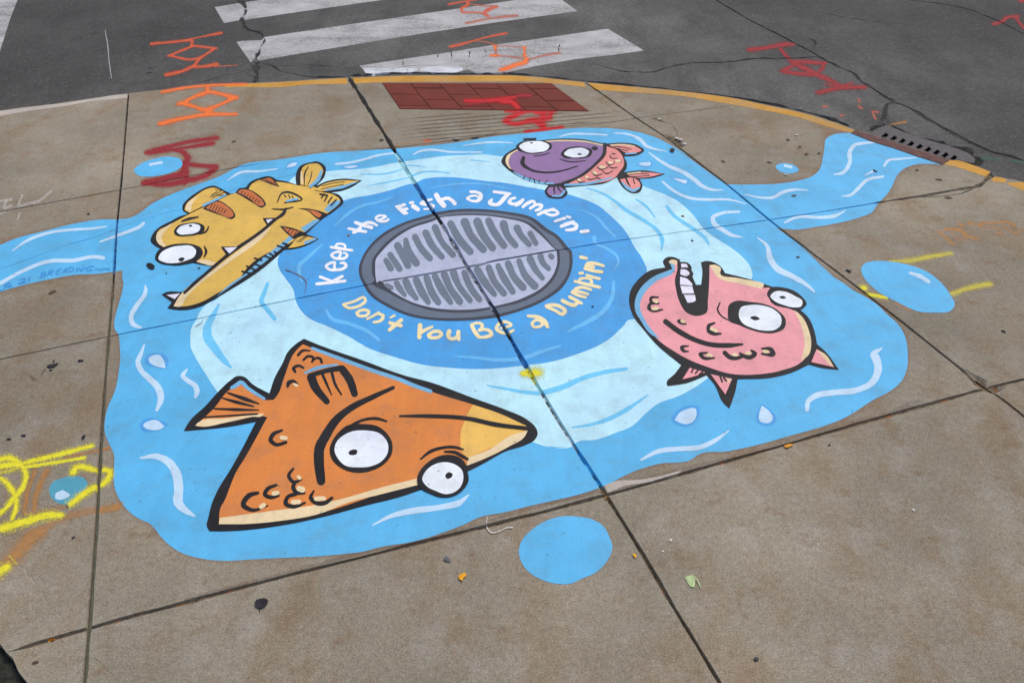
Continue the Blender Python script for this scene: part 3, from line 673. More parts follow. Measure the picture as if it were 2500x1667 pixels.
for a, b in (('@P 1385,710 1410,660 1480,635 1570,645 1615,710 1590,785! 1480,765 1400,740', '@P 1420,690 1470,655 1530,655 1570,710 1585,780! 1480,755 1430,720'),
             ('@P 1335,1330 1380,1270 1480,1255 1560,1290 1612,1315! 1560,1350 1450,1385 1360,1370', '@P 1370,1325 1420,1285 1500,1275 1575,1335! 1540,1360 1440,1368 1390,1350'),
             ('@R 1330,490 1380,400 1500,350 1590,360 1600,430 1560,500 1480,550 1380,530', '@R 1360,490! 1410,420 1480,385 1560,380 1570,440 1530,510 1470,530 1400,510'),
             ('@R 2195,330! 2290,400 2335,480 2300,530 2240,545 2160,520 2140,450', '@R 2195,350! 2270,410 2300,470 2270,515 2230,520 2170,490 2170,430'),
             ('@I 1590,510 1660,488 1735,498 1730,525 1660,538', '@I 1603,510 1660,495 1722,502 1718,519 1660,530'), ('@I 1915,638! 2000,645 2085,675 2065,702 2000,692', '@I 1930,645! 2000,655 2070,680 2060,695 2000,685'),
             ('@F 1548,438! 1590,382 1680,376 1655,420', '@F 1560,430! 1600,390 1670,385 1650,410'), ('@F 2098,425 2190,402 2272,412 2195,444', '@F 2112,425 2190,409 2258,414 2190,435')):
    d = fill('water_drop', a, 'drop_blue', .00085, pool)
    P, z, f = cdt_mesh([poly_px(b, .0010)], (), JS, .0010)
    me = bpy.data.meshes.new('drop_highlight'); o0 = d['_o']
    me.from_pydata([(p[0] - o0[0], p[1] - o0[1], q) for p, q in zip(P.tolist(), z.tolist())], [], f); me.materials.append(M['brush_white'])
    ob = bpy.data.objects.new('drop_highlight', me); COL.objects.link(ob); ob.parent = d['ob']
SUBL = [0]
def sub(d):                                     # use a part as parent (parts share the thing's origin)
    return {'ob': d['ob'], '_o': d['_o']}
# ------------------------------------------------------------------ bubbles
BG = 'blue bubbles painted around the pool'
def bubble(label, at, s, hl=None, hp=None, m='water_blue', wdt=25):
    t = thing('painted_bubble', label, 'painted bubble', at, BG)
    fill('bubble_fill', s, m, .00025 if m == 'teal' else .0006, t)
    if hl: stroke('highlight', hl, wdt, 'brush_white', .0009, t)
    if hp: fill('highlight', hp, 'brush_white', .0003, t)
bubble('blue bubble overlapped by the dark red spray mark', (385, 405), '@F 105,460 160,400 300,345 450,325 560,360 570,400 520,450 400,495 250,515 140,500', '@F 260,400 370,380')
bubble('largest elongated blue bubble between yellow spray lines', (2215, 700), '@M 795,410 830,365 900,345 1050,345 1250,380 1450,460 1560,550 1650,670 1690,760 1660,810 1500,835 1330,820 1150,740 900,590 820,500', '@M 1260,455 1360,490 1440,540', wdt=[26, 40, 34])
bubble('tiny blue bubble on bare concrete beside the channel to the drain', (1920, 412), '@X 1150,420 1180,395 1260,390 1340,415 1375,450 1330,480 1240,480 1170,450', '@X 1240,410 1300,425')
bubble('small dull teal bubble hemmed in by yellow spray paint', (166, 1195), '@Q 470,560 500,500 600,455 720,435 820,470 840,520 780,600 640,710 530,680 480,620', None, '@Q 530,610 600,570! 670,620 600,660 530,650', 'teal')
bubble('plain round blue bubble below the mural, without highlight', (1381, 1342), '@V 850,640 870,560 950,460 1100,360 1250,315 1400,315 1560,345 1660,410 1720,520 1745,600 1700,730 1600,840 1450,910 1350,955 1200,955 1050,910 930,830 870,740')
# ------------------------------------------------------------------ helper for the drawings: paint order = height
class Draw:
    def __init__(s, t, z0=.0012): s.t = t; s.z = z0
    def nx(s): s.z += .00004; return s.z
    def f(s, name, q, m, par=None, holes=()): return fill(name, q, m, s.nx(), par or s.t, JS, holes)
    def s(s_, name, q, w_, m='ink', par=None): return stroke(name, q, w_, m, s_.nx(), par or s_.t)
# ------------------------------------------------------------------ painted grate
t = thing('painted_grate', 'grey round drain grate painted in the middle of the blue ring', 'painted grate', (1140, 650)); D = Draw(t)
D.f('outer_outline', '@J 690,1000 720,900 780,800 900,680 1100,570 1380,481! 1430,464! 1600,438 1900,436 2100,458 2352,515 @K 1720,0 1800,50 1915,180! 1945,205! 1952,330 1920,450 1850,560 1700,670 1450,780 1240,840! 1000,868 750,874 600,865 400,830 200,750 0,610 @J 740,1165 700,1080', 'ink_grey')
D.f('rim', '@J 718,1010 745,905 805,808 920,700 1110,592 1385,508! 1430,490! 1600,462 1900,460 2100,484 2330,538 @K 1690,22 1780,75 1875,190! 1915,218! 1922,330 1890,445 1820,545 1680,650 1440,755 1235,812! 1000,840 750,848 600,842 400,805 210,725 30,600 @J 765,1150 728,1080', 'steel_grey')
D.f('inner_outline', '@J 815,1000 825,910 880,830 1000,710 1180,600 1400,527! 1440,512! 1600,488 1850,482 2100,510 2320,562 @K 1620,0 1700,80 1780,178! 1828,208! 1828,330 1790,450 1700,560 1500,680 1210,757! 1000,792 800,796 600,775 400,712 200,612 40,500 @J 835,1120 818,1060', 'ink_grey')
D.f('face', '@J 847,1000 855,910 900,850 1020,730 1190,620 1420,540 1460,520 1600,500 1850,495 2100,525 2300,578 @K 1580,0 1650,60 1740,150 1800,212! 1803,330 1762,440 1690,530 1480,655 1200,735 1000,765 800,768 620,750 400,690 220,590 90,500 @J 868,1140 850,1070', 'pale_grey')
for s, w_ in (('@J 950,925 995,1000', [55, 68]), ('@J 990,870 1080,1005', [58, 66]), ('@J 1062,785 1160,975', [74, 68]), ('@J 1140,730 1165,850 1240,950', [52, 90, 74]), ('@J 1228,700 1280,800 1370,905', [64, 66, 66]),
   ('@J 1330,660 1390,780 1485,890', [68, 70, 62]), ('@J 1420,610 1480,740 1590,870', [70, 60, 66]), ('@J 1570,575 1650,720 1755,840', [70, 76, 74]), ('@J 1705,560 1760,680 1880,820', [88, 72, 74]),
   ('@J 1825,555 1880,680 1970,805', [84, 80, 72]), ('@J 1932,545 1990,660 2080,785', [70, 74, 66]), ('@J 2075,575 2110,680 2190,780', [80, 66, 62]), ('@J 2205,615 2240,680 2320,770', [72, 62, 58]), ('@K 1548,40 1600,135', [58, 52]),
   ('@J 955,1160 1000,1185', [42, 50]), ('@J 1052,1140 1080,1190 1130,1255', [56, 62, 40]), ('@J 1140,1125 1180,1210 1240,1285', [72, 74, 48]), ('@J 1240,1110 1290,1220 1355,1325', [70, 80, 50]), ('@J 1340,1090 1390,1230 1450,1325', [66, 72, 62]),
   ('@J 1418,1075 1490,1210 1570,1325', [64, 76, 50]), ('@J 1508,1055 1560,1180 1655,1315', [72, 66, 72]), ('@J 1595,1035 1640,1150 1755,1305', [74, 60, 56]), ('@J 1700,1040 1770,1200 1845,1295', [60, 66, 56]),
   ('@K 1040,385 1110,500 1205,620', [70, 76, 52]), ('@K 1150,365 1200,490 1295,610', [64, 66, 64]), ('@K 1240,350 1300,470 1380,595', [54, 72, 56]), ('@K 1335,325 1390,450 1480,555', [66, 66, 70]),
   ('@K 1440,300 1500,440 1590,540', [54, 66, 76]), ('@K 1545,280 1590,370 1665,465', [70, 60, 46]), ('@K 1645,255 1670,320 1725,375', [62, 56, 44]), ('@K 1740,250 1755,262', [48, 54])):
    D.s('slot_bar', s, [v * .96 for v in w_], 'bar_grey')
D.s('joint_line', '@J 925,1120 1300,1062 1725,985', 10, 'bar_grey'); D.s('joint_line', '@K 960,355 1100,330 1150,310 1400,265 1770,200', 12, 'bar_grey')
# ------------------------------------------------------------------ slogans
def slogan(label, at, col, words):
    t = thing('painted_slogan', label, 'lettering', at, 'slogan painted round the grate'); zz = .0014; k = 0
    for wname, letters in words:
        wd_ = bpy.data.objects.new('word', None); COL.objects.link(wd_); wd_.parent = t['ob']; wp = {'ob': wd_, '_o': t['_o']}
        wd_['label'] = 'painted word reading ' + wname
        for L in letters:
            polys = []
            for s, w_ in L:
                if w_ is None: polys.append(poly_px(s, zz))
                else: polys += [fix(p) for p in stroke_polys(s, w_, zz, .05)[0]]
            P, z, f = cdt_mesh([p for p in polys if len(p) > 2], (), JS, zz); link('letter', P, z, f, M[col], wp); k += 1
slogan("white hand painted words Keep the Fish a Jumpin' above the grate", (1100, 520), 'letter_white', [
 ('Keep', [[('@i 262,1358 500,1335 800,1300', 58), ('@i 325,1222 530,1300', 54), ('@i 750,1212 570,1305', 58)],
           [('@i 605,1085 600,1000 608,950 520,960 440,1020 500,1080 620,1088 760,1068 825,1010 790,962 715,960', [56, 54, 46, 52, 58, 54, 56, 60, 56, 60, 40])],
           [('@i 680,870 720,750 620,755 545,805 600,862 700,875 800,862 845,810 820,775 775,765', [52, 48, 48, 56, 52, 54, 54, 50, 40, 36])],
           [('@i 535,655 730,690 935,715', 50), ('@i 620,640 650,600 730,592 800,620 800,690', 46), ('@i 620,660 760,685', 56)]]),
 ('the', [[('@a 995,570 1200,615 1405,645', [66, 80, 70]), ('@a 1270,555 1190,620 1110,665', [82, 90, 76])], [('@a 1155,425 1340,490 1540,545', [82, 92, 84]), ('@a 1370,450 1450,425 1560,440 1665,490', [76, 72, 76, 60])],
          [('@a 1700,365 1800,330 1880,285 1790,258 1700,270 1650,320 1690,375 1800,400 1900,385 1945,345', [40, 50, 60, 52, 60, 76, 66, 62, 62, 52])]]),
 ('Fish', [[('@c 125,522! 380,450! 412,510! 290,560! 298,576! 440,552! 476,600! 400,642! 470,690! 440,715! 360,738! 250,650!', None)], [('@c 505,445 570,435', 66), ('@c 575,525 690,600', [110, 100])],
           [('@c 1015,365 880,395 770,460 850,485 1000,490 1065,520 1000,570 840,595', [58, 62, 84, 66, 60, 70, 62, 44])], [('@c 1130,262 1200,380 1310,510', [116, 120, 120]), ('@c 1260,370 1400,335 1500,385 1570,460', [84, 80, 88, 96])]]),
 ('a', [[('@d 110,340 180,290 330,285 400,330 340,395 200,395 120,355', [70, 56, 48, 60, 66, 56, 60]), ('@d 185,180 320,190 430,250 430,330 350,405 265,420', [64, 70, 88, 88, 66, 40])]]),
 ("Jumpin'", [[('@d 745,182 950,205 1130,228', [68, 72, 60]), ('@d 1080,235 960,370 860,470 760,490 640,435 690,372', [96, 104, 92, 84, 92, 66])], [('@d 1250,325 1150,360 1110,425 1200,475 1300,455 1440,370', [56, 76, 90, 72, 72, 70]), ('@d 1440,372 1350,470 1265,515', [74, 78, 50])],
   [('@d 1435,545 1560,450 1700,415 1725,480 1610,580', [66, 84, 68, 76, 66]), ('@d 1690,520 1800,485 1885,510 1850,580 1745,630', [56, 70, 80, 84, 60])], [('@d 1800,725 1960,650 2180,595', [66, 82, 66]), ('@d 1970,690 2080,735 2200,735 2275,690 2230,635 2120,625', [50, 66, 72, 76, 62, 46])],
   [('@e 1025,690 1260,615', [62, 70]), ('@e 1320,578 1395,600', 60)], [('@e 1180,810 1330,750 1470,705', [84, 96, 80]), ('@e 1440,730 1540,780 1530,850 1430,890 1295,900', [76, 90, 96, 82, 58])], [('@e 1655,940 1820,922', 76)]])])
slogan("cream hand painted words Don't You Be a Dumpin' below the grate", (1150, 790), 'letter_cream', [
 ("Don't", [[('@f 375,425 640,350 880,268 905,330 820,420 640,495 480,500 375,430', [62, 66, 66, 68, 74, 70, 70, 66])], [('@f 695,625 780,570 900,555 985,595 950,670 830,702 720,675 695,625', 72)],
            [('@f 945,772 1080,700 1220,620', [54, 62, 68]), ('@f 1220,645 1330,700 1300,780 1200,835 1100,848', [70, 80, 76, 66, 56])], [('@f 1500,738 1600,688', [44, 58])], [('@f 1760,795 1620,910 1475,1035', [92, 100, 84]), ('@f 1490,865 1755,930', 86)]]),
 ('You', [[('@g 152,430 145,600 135,720', [112, 116, 104]), ('@g 180,600 310,525 440,470', [90, 80, 66])], [('@g 355,660 470,585 610,585 665,635 600,710 480,730 370,705 355,660', 84)], [('@g 850,575 828,680 870,745 980,745 1055,680 1070,590', [108, 100, 90, 80, 90, 104]), ('@g 1070,660 1075,765', 92)]]),
 ('Be', [[('@g 1385,430 1460,580 1555,710', [88, 100, 90]), ('@g 1395,410 1530,375 1640,420 1630,490 1560,545', [66, 66, 78, 76, 60]), ('@g 1570,560 1700,530 1840,590 1860,650 1740,705 1580,720', [60, 70, 90, 96, 86, 66])],
         [('@K 1265,945 1365,912 1320,885 1250,900 1225,950 1270,985 1340,988 1385,965', [22, 26, 28, 30, 36, 32, 28, 24])]]),
 ('a', [[('@K 1525,828 1620,840 1690,890 1712,930', [26, 40, 46, 36]), ('@K 1562,900 1595,870 1640,875 1665,905 1625,932 1580,930 1560,900', 27)]]),
 ("Dumpin'", [[('@h 655,1150 760,1130 920,1165 1015,1250 985,1300 820,1235 660,1160', [60, 66, 70, 80, 72, 60, 66])], [('@h 965,1050 1100,1115 1190,1135 1255,1090', [72, 74, 80, 70]), ('@h 1110,980 1220,1040 1330,1100', [70, 66, 56])],
   [('@h 1155,890 1260,945 1410,985', [66, 66, 52]), ('@h 1190,860 1300,880 1450,925', 56), ('@h 1225,820 1320,795 1510,838', [66, 60, 52]), ('@h 1170,885 1215,850', 80)], [('@h 1205,680 1440,740 1675,795', [54, 64, 60]), ('@h 1280,680 1305,640 1390,622 1495,640 1525,700 1490,745', [60, 58, 50, 58, 62, 60])],
   [('@h 1430,560 1550,600 1670,630', [50, 60, 56]), ('@h 1300,527 1350,522', 56)], [('@h 1400,435 1560,480 1720,500', 66), ('@h 1425,400 1450,350 1540,335 1640,350 1750,385', [76, 78, 72, 62, 54]), ('@h 1430,390 1560,410', [90, 60])], [('@h 1315,218 1425,240', 62)]])])
sig = thing('artist_signature', "faint blue hand written signature BREADWIG.com '21 in the left channel", 'signature', (170, 665))
for k, (L, w_) in enumerate((('0,705 45,685', 20), ('85,660 110,600|80,600 180,560 200,590 130,625 240,625', 24), ('345,490 365,502', 18), ('400,500 430,475 480,475 470,505 355,572 430,555 500,535', 24), ('560,458 552,520', 30),
   ('762,452 812,360|790,365 870,345 870,378 800,400 875,405 850,440 762,452', 18), ('905,415 950,320|940,328 1020,310 1010,345 930,370 1000,405', 18), ('1120,300 1085,330 1070,388 1130,385|1080,345 1140,335|1110,300 1180,290', 16), ('1190,370 1280,270 1270,360|1220,335 1278,328', 16),
   ('1330,270 1310,345|1310,265 1400,265 1412,300 1330,345', 18), ('1480,260 1465,330 1530,280 1545,330 1600,250', 20), ('1640,252 1612,320', 16), ('1800,240 1720,242 1665,280 1670,320 1725,325 1750,300 1710,298', 18), ('1795,316 1797,318', 14),
   ('1862,280 1830,298 1860,318', 12), ('1905,285 1888,308 1928,312 1940,287 1905,285', 12), ('1955,315 1985,275 2000,300 2035,272 2045,300 2100,268 2085,320', 14))):
    stroke('letter', '|'.join('@j ' + x for x in L.split('|')), w_, 'signature_blue', .0011, sig)
# ------------------------------------------------------------------ painted fish
FG = 'cartoon fish painted in the pool'
def eye(D, blk, wht, pup, extra=()):
    e = D.f('eye', blk, 'ink'); e = {'ob': e['ob'], '_o': e['_o']}
    D.f('eye_white', wht, 'eye_white', e); D.f('pupil', pup, 'ink', e)
    for s, w_ in extra: D.s('eyelid_line', s, w_, 'ink', e)
# orange fish
t = thing('painted_fish', 'orange triangular cartoon fish with yellow nose and forked tail', 'painted fish', (850, 1060), FG); D = Draw(t)
D.f('outline', '@N 190,988! 240,900 400,745 520,612 640,500 700,462 760,465 850,540 1010,628! 1060,480 1140,330 1180,240 1270,150 1340,105! 1500,170 1900,310 2300,455 @O 980,128 1400,282 1700,390 1900,480 1990,560 2010,620 1980,680 1900,725 1700,790 1500,900 1330,985 1100,1060 900,1155! 700,1222 350,1310 @U 1350,430 900,522 600,560 400,572 240,572! 215,520 230,440 260,320 330,160 430,0 @N 730,1190 880,900! 600,950', 'ink')
D.f('body', '@N 300,935! 480,770 640,585 735,545 850,610 965,692! 1050,690! 1090,640 1150,480 1260,225 1330,158! 1410,190 1900,365 2300,510 @O 1000,222 1400,345 1650,430 1905,550! 1915,590! 1700,750 1500,850 1330,920 1200,990 860,1100 500,1190 350,1245 @U 1350,385 900,475 600,503 330,505! 350,340 380,290 440,140 500,0 @N 760,1270 990,855! 900,838 850,850! 600,905', 'orange')
D.f('nose', '@O 1390,343! 1650,430 1900,545! 1915,590! 1600,740 1340,850! 1290,800 1270,680 1275,600 1310,500 1340,430', 'nose_yellow')
D.f('nose_shine', '@O 1915,590! 1750,640 1550,770 1340,850! 1335,925! 1500,860 1750,735 1880,655', 'cream')
D.f('belly_shine', '@U 330,505! 340,445! 600,410 900,370 1200,330 1500,265 1900,150 2240,65! 2235,130! 1900,215 1500,322 1350,387 900,476 600,503', 'cream')
D.f('tail_shine', '@N 300,935! 325,908 600,865 880,828 960,818! 940,843 850,850 600,905 330,942', 'cream')
D.s('back_shade', '@N 1420,195 1700,300 2000,410 2300,512 @O 800,150 985,216', [26, 36, 36, 36, 38, 34], 'shade_blue'); D.s('tail_shade', '@N 650,575 700,545 735,522 800,575 960,678', [34, 40, 40, 34, 26], 'shade_blue')
D.s('fin_shade', '@N 1350,432 1450,390 1660,352', [20, 34, 18], 'shade_blue')
fn = D.s('fin', '@N 1412,475 1445,560 1560,705', [84, 84, 56]); D.s('fin_ray', '@N 1395,458 1550,412 1700,385', [44, 46, 56], 'ink', fn); D.s('fin_ray', '@N 1705,392 1780,500 1825,630', [72, 78, 66], 'ink', fn)
D.s('fin_ray', '@N 1520,450 1560,540 1605,640', [28, 24, 12], 'ink', fn); D.s('fin_ray', '@N 1610,435 1640,540 1700,640', [28, 26, 16], 'ink', fn)
D.s('gill_line', '@N 2195,572 1980,670 1800,760 1650,880 1550,1030 1490,1150 1485,1280 1505,1465', [34, 50, 62, 76, 90, 96, 98, 84])
for s, w_ in (('@N 1285,260 1330,218 1400,220', [26, 26, 12]), ('@N 1335,308 1380,272 1430,285 1418,325', [22, 26, 20]), ('@N 1425,320 1460,288 1500,300 1510,330', [14, 26, 26]), ('@N 1258,422 1242,390 1290,362 1335,382', [22, 34, 24, 20]),
   ('@N 1185,560 1195,528 1240,508 1278,540', [24, 42, 28, 22]), ('@N 1130,980 1045,1020 1022,1070 1070,1115 1168,1095', [22, 40, 42, 34, 30]), ('@N 1240,1345 1195,1410 1245,1475 1315,1450', [20, 34, 34, 20]),
   ('@U 705,205 620,230 565,320 640,368 800,328', [28, 46, 50, 36, 12]), ('@U 880,130 795,170 772,220 830,248 905,232', [26, 38, 40, 34, 20]), ('@U 1060,100 1042,150 1070,200 1150,208', [30, 40, 36, 20]), ('@U 1070,215 990,245 970,305 1040,338 1155,300', [34, 36, 42, 34, 20]), ('@U 1240,185 1210,250 1270,305 1350,300 1412,255', [16, 40, 38, 38, 30])):
    D.s('scale_line', s, w_)
for s, w_ in (('@U 735,340 760,322', 42), ('@U 855,212 890,205', 42), ('@U 1092,55 1105,65', 34), ('@U 1100,165 1130,175', 56), ('@U 1040,295 1098,292', 44), ('@U 1262,262 1335,260', 44), ('@N 1250,542 1272,552', 28), ('@N 1128,1050 1165,1055', 40)): D.s('scale_shine', s, w_, 'cream')
for s, w_ in (('@N 610,620 780,680 910,725', [14, 36, 10]), ('@N 560,670 700,710 860,750', [10, 30, 10]), ('@N 480,772 700,780 910,785', [12, 26, 8]), ('@N 350,855 600,840 895,822', [12, 14, 14])): D.s('tail_ray', s, w_)
D.s('mouth_line', '@O 690,450 950,450 1350,475 1600,530 1920,570', [16, 34, 38, 42, 34])
eye(D, '@O 20,760 50,680 110,600 180,545 350,528 480,550 570,620 615,700 610,820 560,890 450,960 280,990 120,940 40,860', '@O 65,780 80,710 200,610 370,590 500,620 570,700 575,800 520,880 420,930 300,942 160,920 100,860', '@O 200,800 230,775 282,780 280,810 230,826 205,818', [('@O 200,560 330,490 480,475 565,500', [34, 22, 26, 14])])
eye(D, '@O 855,1060 880,980 950,900 1050,840 1150,820 1250,840 1310,890 1340,990 1350,1060 1300,1150 1200,1215 1080,1225 980,1190 900,1150 860,1100', '@O 905,1060 930,990 1020,915 1110,893 1220,915 1285,970 1298,1050 1270,1130 1200,1185 1130,1198 1040,1170 940,1115', '@O 1125,1020 1160,988 1197,1010 1175,1045 1140,1050', [('@O 890,860 980,790 1100,752 1220,748 1300,770', [14, 28, 24, 26, 12]), ('@O 1120,790 1220,797 1300,840 1342,862', [16, 28, 28, 20])])
# yellow fish
t = thing('painted_fish', 'long yellow cartoon fish with rust stripes and open lower jaw', 'painted fish', (560, 570), FG); D = Draw(t)
D.f('outline', '@F 265,1130 285,1065 340,1005 450,945 560,890 625,872! 575,840 570,795 610,740 700,670 880,603 960,640 1030,678! 1075,670 1100,640 1180,615! 1210,575 1300,530 1420,515 1470,545! 1560,560 1660,592! 1655,500 1690,420 1800,378 1860,370 1940,425 1935,500 1850,605! 1950,560 2100,535 2290,550! 2200,610 2100,650 1990,667! 2070,690 2112,760 2050,825 1900,930 1755,1065! 1875,1110! 1780,1165 1640,1208 1545,1218! @H 1300,640 1150,740 1000,830 850,920 720,982 600,1007 480,1002 425,990! 468,932! 370,860! 400,842 570,832! 720,700 870,592! 740,572 630,548! 500,500 385,430! 310,395', 'ink')
D.f('body', '@F 318,1100 332,1045 450,975 600,893 760,812 900,742 1040,683 1200,640! 1230,590 1330,545 1430,560 1560,575 1680,600 1850,620 1900,660 2000,682 2080,745 2040,800 1900,905 1730,1050 1600,1150 1480,1200 1200,1375 @H 1100,722 900,848 750,930 600,970 485,970! 560,870 700,730 885,590! 760,560 690,540! 600,480 400,415! 345,370', 'fish_yellow')
D.f('snout_shine', '@F 318,1110 325,1065 400,1003 475,960 400,1040 370,1100 420,1190! 350,1165', 'cream')
D.f('cheek_shine', '@H 690,540! 760,525 860,545 893,557! 860,580 770,565', 'cream')
D.f('jaw_shine', '@H 485,970! 535,880 880,612 1380,232 1425,200! 1385,260 1000,560 700,790 610,880 545,975', 'cream')
D.f('jaw_shade', '@H 895,878! 1000,780 1170,660 1350,500 1500,380 1640,265! 1705,262! 1540,398 1300,594 1100,730 960,830', 'shade_blue')
D.f('flank_shade', '@F 1700,1010! 1830,928! 1893,925! 1745,1045!', 'shade_blue'); D.f('neck_shade', '@F 1925,835! 2000,760 2060,745 2080,750 2050,795 1965,855!', 'shade_blue')
for a, b in (('@F 765,822! 830,762 900,742 1000,790 1060,850 1077,890 1055,918 950,890 860,860', '@F 790,815! 850,772 910,755 990,795 1050,855 1060,885 1045,900 900,860'), ('@F 1075,668! 1120,625 1180,630 1300,690 1350,740 1370,780 1335,812 1250,770 1150,710', '@F 1097,665! 1130,640 1190,642 1290,700 1340,750 1352,785 1330,795 1200,718'),
             ('@F 1310,545! 1420,518 1460,560 1500,615! 1420,590', '@F 1328,548! 1410,530 1450,567 1472,598! 1420,576'), ('@F 1675,820! 1740,818 1870,840 1960,872! 1890,935! 1840,905 1780,850', '@F 1712,826! 1860,852 1905,878! 1880,905 1840,890 1790,845'), ('@F 1500,985! 1600,1000 1742,1050! 1640,1115! 1560,1050', '@F 1532,1000! 1690,1040! 1622,1088!')):
    e = D.f('stripe', a, 'ink'); D.f('stripe_fill', b, 'stripe_rust', e)
for i in range(7):
    D.s('hatch_line', f'@F {858+26*i},{768+12*i} {826+28*i},{838+5*i}', 7) if i < 6 else None
    D.s('hatch_line', f'@F {1150+26*i},{652+15*i} {1125+28*i},{690+13*i}', 7)
for i in range(4): D.s('hatch_line', f'@F {1365+24*i},{540+9*i} {1385+22*i},{568+7*i}', 6)
for i in range(3): D.s('hatch_line', f'@F {1600+32*i},{1022+8*i} {1580+30*i},{1048+12*i}', 6)
D.s('side_fin', '@F 1478,758 1525,672 1560,662 1630,675 1715,728 1545,765', [10, 14, 16, 16, 14, 10]); D.s('side_fin_shade', '@F 1570,750 1670,727', 20, 'shade_blue')
D.s('hatch_line', '@F 1545,690 1562,712|@F 1585,690 1600,718|@F 1620,700 1632,722', 8)
D.s('jaw_line', '@H 590,838 720,722 870,592 1010,475 1320,258 1470,133 1545,72 1562,34', [26, 26, 28, 32, 28, 24, 34, 16]); D.s('mouth_corner', '@F 1430,823 1550,826 1630,806', [8, 16, 8])
D.s('jaw_hatch', '@H 1140,635 1220,655|@H 1220,600 1270,625|@H 1258,510 1330,530|@H 1265,565 1320,588|@H 1358,490 1410,508|@H 1405,465 1432,482|@H 1450,450 1478,462|@H 1478,390 1540,410|@H 1530,365 1580,382|@H 1185,585 1200,592', 15)
for a, b in (('@F 1338,912! 1462,908! 1385,988!', '@F 1370,926! 1435,920! 1388,962!'), ('@F 938,1185! 1112,1182! 1000,1275!', '@F 970,1195! 1095,1188! 1020,1252!')):
    e = D.f('tooth', a, 'ink'); D.f('tooth_enamel', b, 'tooth_white', e)
D.f('tooth', '@H 415,862! 547,848! 495,902!', 'tooth_white')
eye(D, '@F 490,1040 520,990 620,960 730,960 780,990 780,1030 720,1065 620,1080 530,1080 495,1060', '@F 515,1040 540,1000 620,970 700,968 740,990 735,1025 690,1055 610,1068 540,1065', '@F 628,985 650,975 665,985 648,995', [('@F 565,940 640,915 720,900', [14, 22, 10]), ('@F 820,995 800,1035 730,1065', [14, 16, 6])])
eye(D, '@F 310,1300 330,1230 430,1175 560,1155 680,1165 750,1200 765,1250 720,1310 600,1350 450,1358 350,1335', '@F 340,1300 360,1250 450,1195 560,1175 660,1180 700,1220 690,1270 600,1320 500,1342 400,1335', '@F 530,1310 550,1290 590,1295 570,1325 545,1325', [('@F 780,1178 798,1230 775,1288', [8, 26, 8])])
D.f('eyebrow', '@F 225,1350 260,1340 305,1380 290,1400 250,1392 230,1370', 'ink')
b = D.f('back_fin', '@F 592,832 602,790 680,712 880,622 960,658 995,690! 800,780 640,862!', 'fish_yellow'); D.f('fin_shine', '@F 600,825 620,770 735,690! 670,760 650,850!', 'cream', b); D.s('fin_shade', '@F 770,790 870,745 980,692', 22, 'shade_blue', b)
D.s('fin_ray', '@F 835,712 940,655|@F 858,715 965,668|@F 850,690 905,655|@F 880,635 945,648|@F 900,690 960,700', 8, 'ink', b)
b = D.f('tail_fin', '@F 1700,592! 1700,500 1720,430 1820,390 1870,395 1915,450 1890,530 1812,612!', 'fish_yellow'); D.s('fin_shine', '@F 1716,570 1708,470', [24, 14], 'cream', b); D.s('fin_shade', '@F 1900,460 1870,540 1795,608', [22, 36, 26], 'shade_blue', b); D.s('fin_ray', '@F 1775,418 1742,480 1736,600', [8, 16, 8], 'ink', b); D.s('fin_ray', '@F 1810,462 1800,520 1770,592', [6, 10, 8], 'ink', b)
b = D.f('tail_fin', '@F 1832,642! 1920,588 2080,552 2262,557! 2150,608 2000,645 1900,655', 'fish_yellow'); D.s('fin_shade', '@F 1940,645 2100,615 2235,568', [14, 28, 10], 'shade_blue', b); D.s('fin_ray', '@F 1910,605 2000,580 2120,565|@F 1900,637 2000,610 2110,592', 8, 'ink', b)
b = D.f('chest_fin', '@F 1582,1198! 1700,1088 1858,1108! 1780,1150 1650,1190', 'fish_yellow'); D.s('fin_shade', '@F 1745,1148 1840,1112', [30, 18], 'shade_blue', b); D.s('fin_ray', '@F 1665,1140 1750,1080|@F 1690,1140 1765,1085', 8, 'ink', b)
D.s('neck_hatch', '@F 1885,680 1955,692|@F 1925,680 1900,718|@F 1960,695 1930,745|@F 2000,710 1965,762|@F 2042,735 1992,788', 12)
# purple fish
t = thing('painted_fish', 'round purple cartoon fish with salmon scaled tail and small smile', 'painted fish', (1400, 400), FG); D = Draw(t)
D.f('outline', '@I 290,490 310,440 370,390 440,355 560,300 700,283 850,270 1100,280 1250,312 1300,318! 1470,310 1600,335 1658,382 1600,425 1500,440 1462,442! 1490,500 1485,560 1460,590! 1650,573 1860,608! 1750,642 1612,655! 1640,720 1620,775 1560,793 1480,760 1420,690 1395,640! 1300,690 1100,720 900,738! 925,790 890,832 820,845 730,822 705,775 740,715! 600,690 420,610 330,545', 'ink')
D.f('rim_shine', '@I 330,490 340,440 420,385 600,315 750,288 900,282 1100,292 1272,328! 1200,360 700,400 400,500 385,560', 'cream')
D.f('body', '@I 360,500 380,430 480,370 600,330 750,300 900,295 1100,305 1265,340! 1260,420 1220,480 1100,580 900,680 820,700 600,660 430,590 380,550', 'purple')
D.f('scaled_tail', '@I 1300,343! 1400,380 1450,440 1463,520 1420,590 1380,640 1200,695 930,700! 1100,610 1220,500 1290,400', 'salmon')
D.s('belly_shade', '@I 900,712 1100,702 1350,642', [18, 26, 14], 'shade_blue'); D.s('chin_shade', '@I 410,590 520,650 640,688 790,700', [10, 26, 22, 12], 'shade_blue')
D.s('chin_hatch', '@I 500,655 515,622|@I 558,670 570,640|@I 612,692 600,650|@I 650,692 655,662|@I 705,698 732,668', [10, 8])
D.s('collar_line', '@I 1282,325 1272,420 1205,500 1100,590 1000,650 880,690', [34, 34, 28, 24, 20, 16])
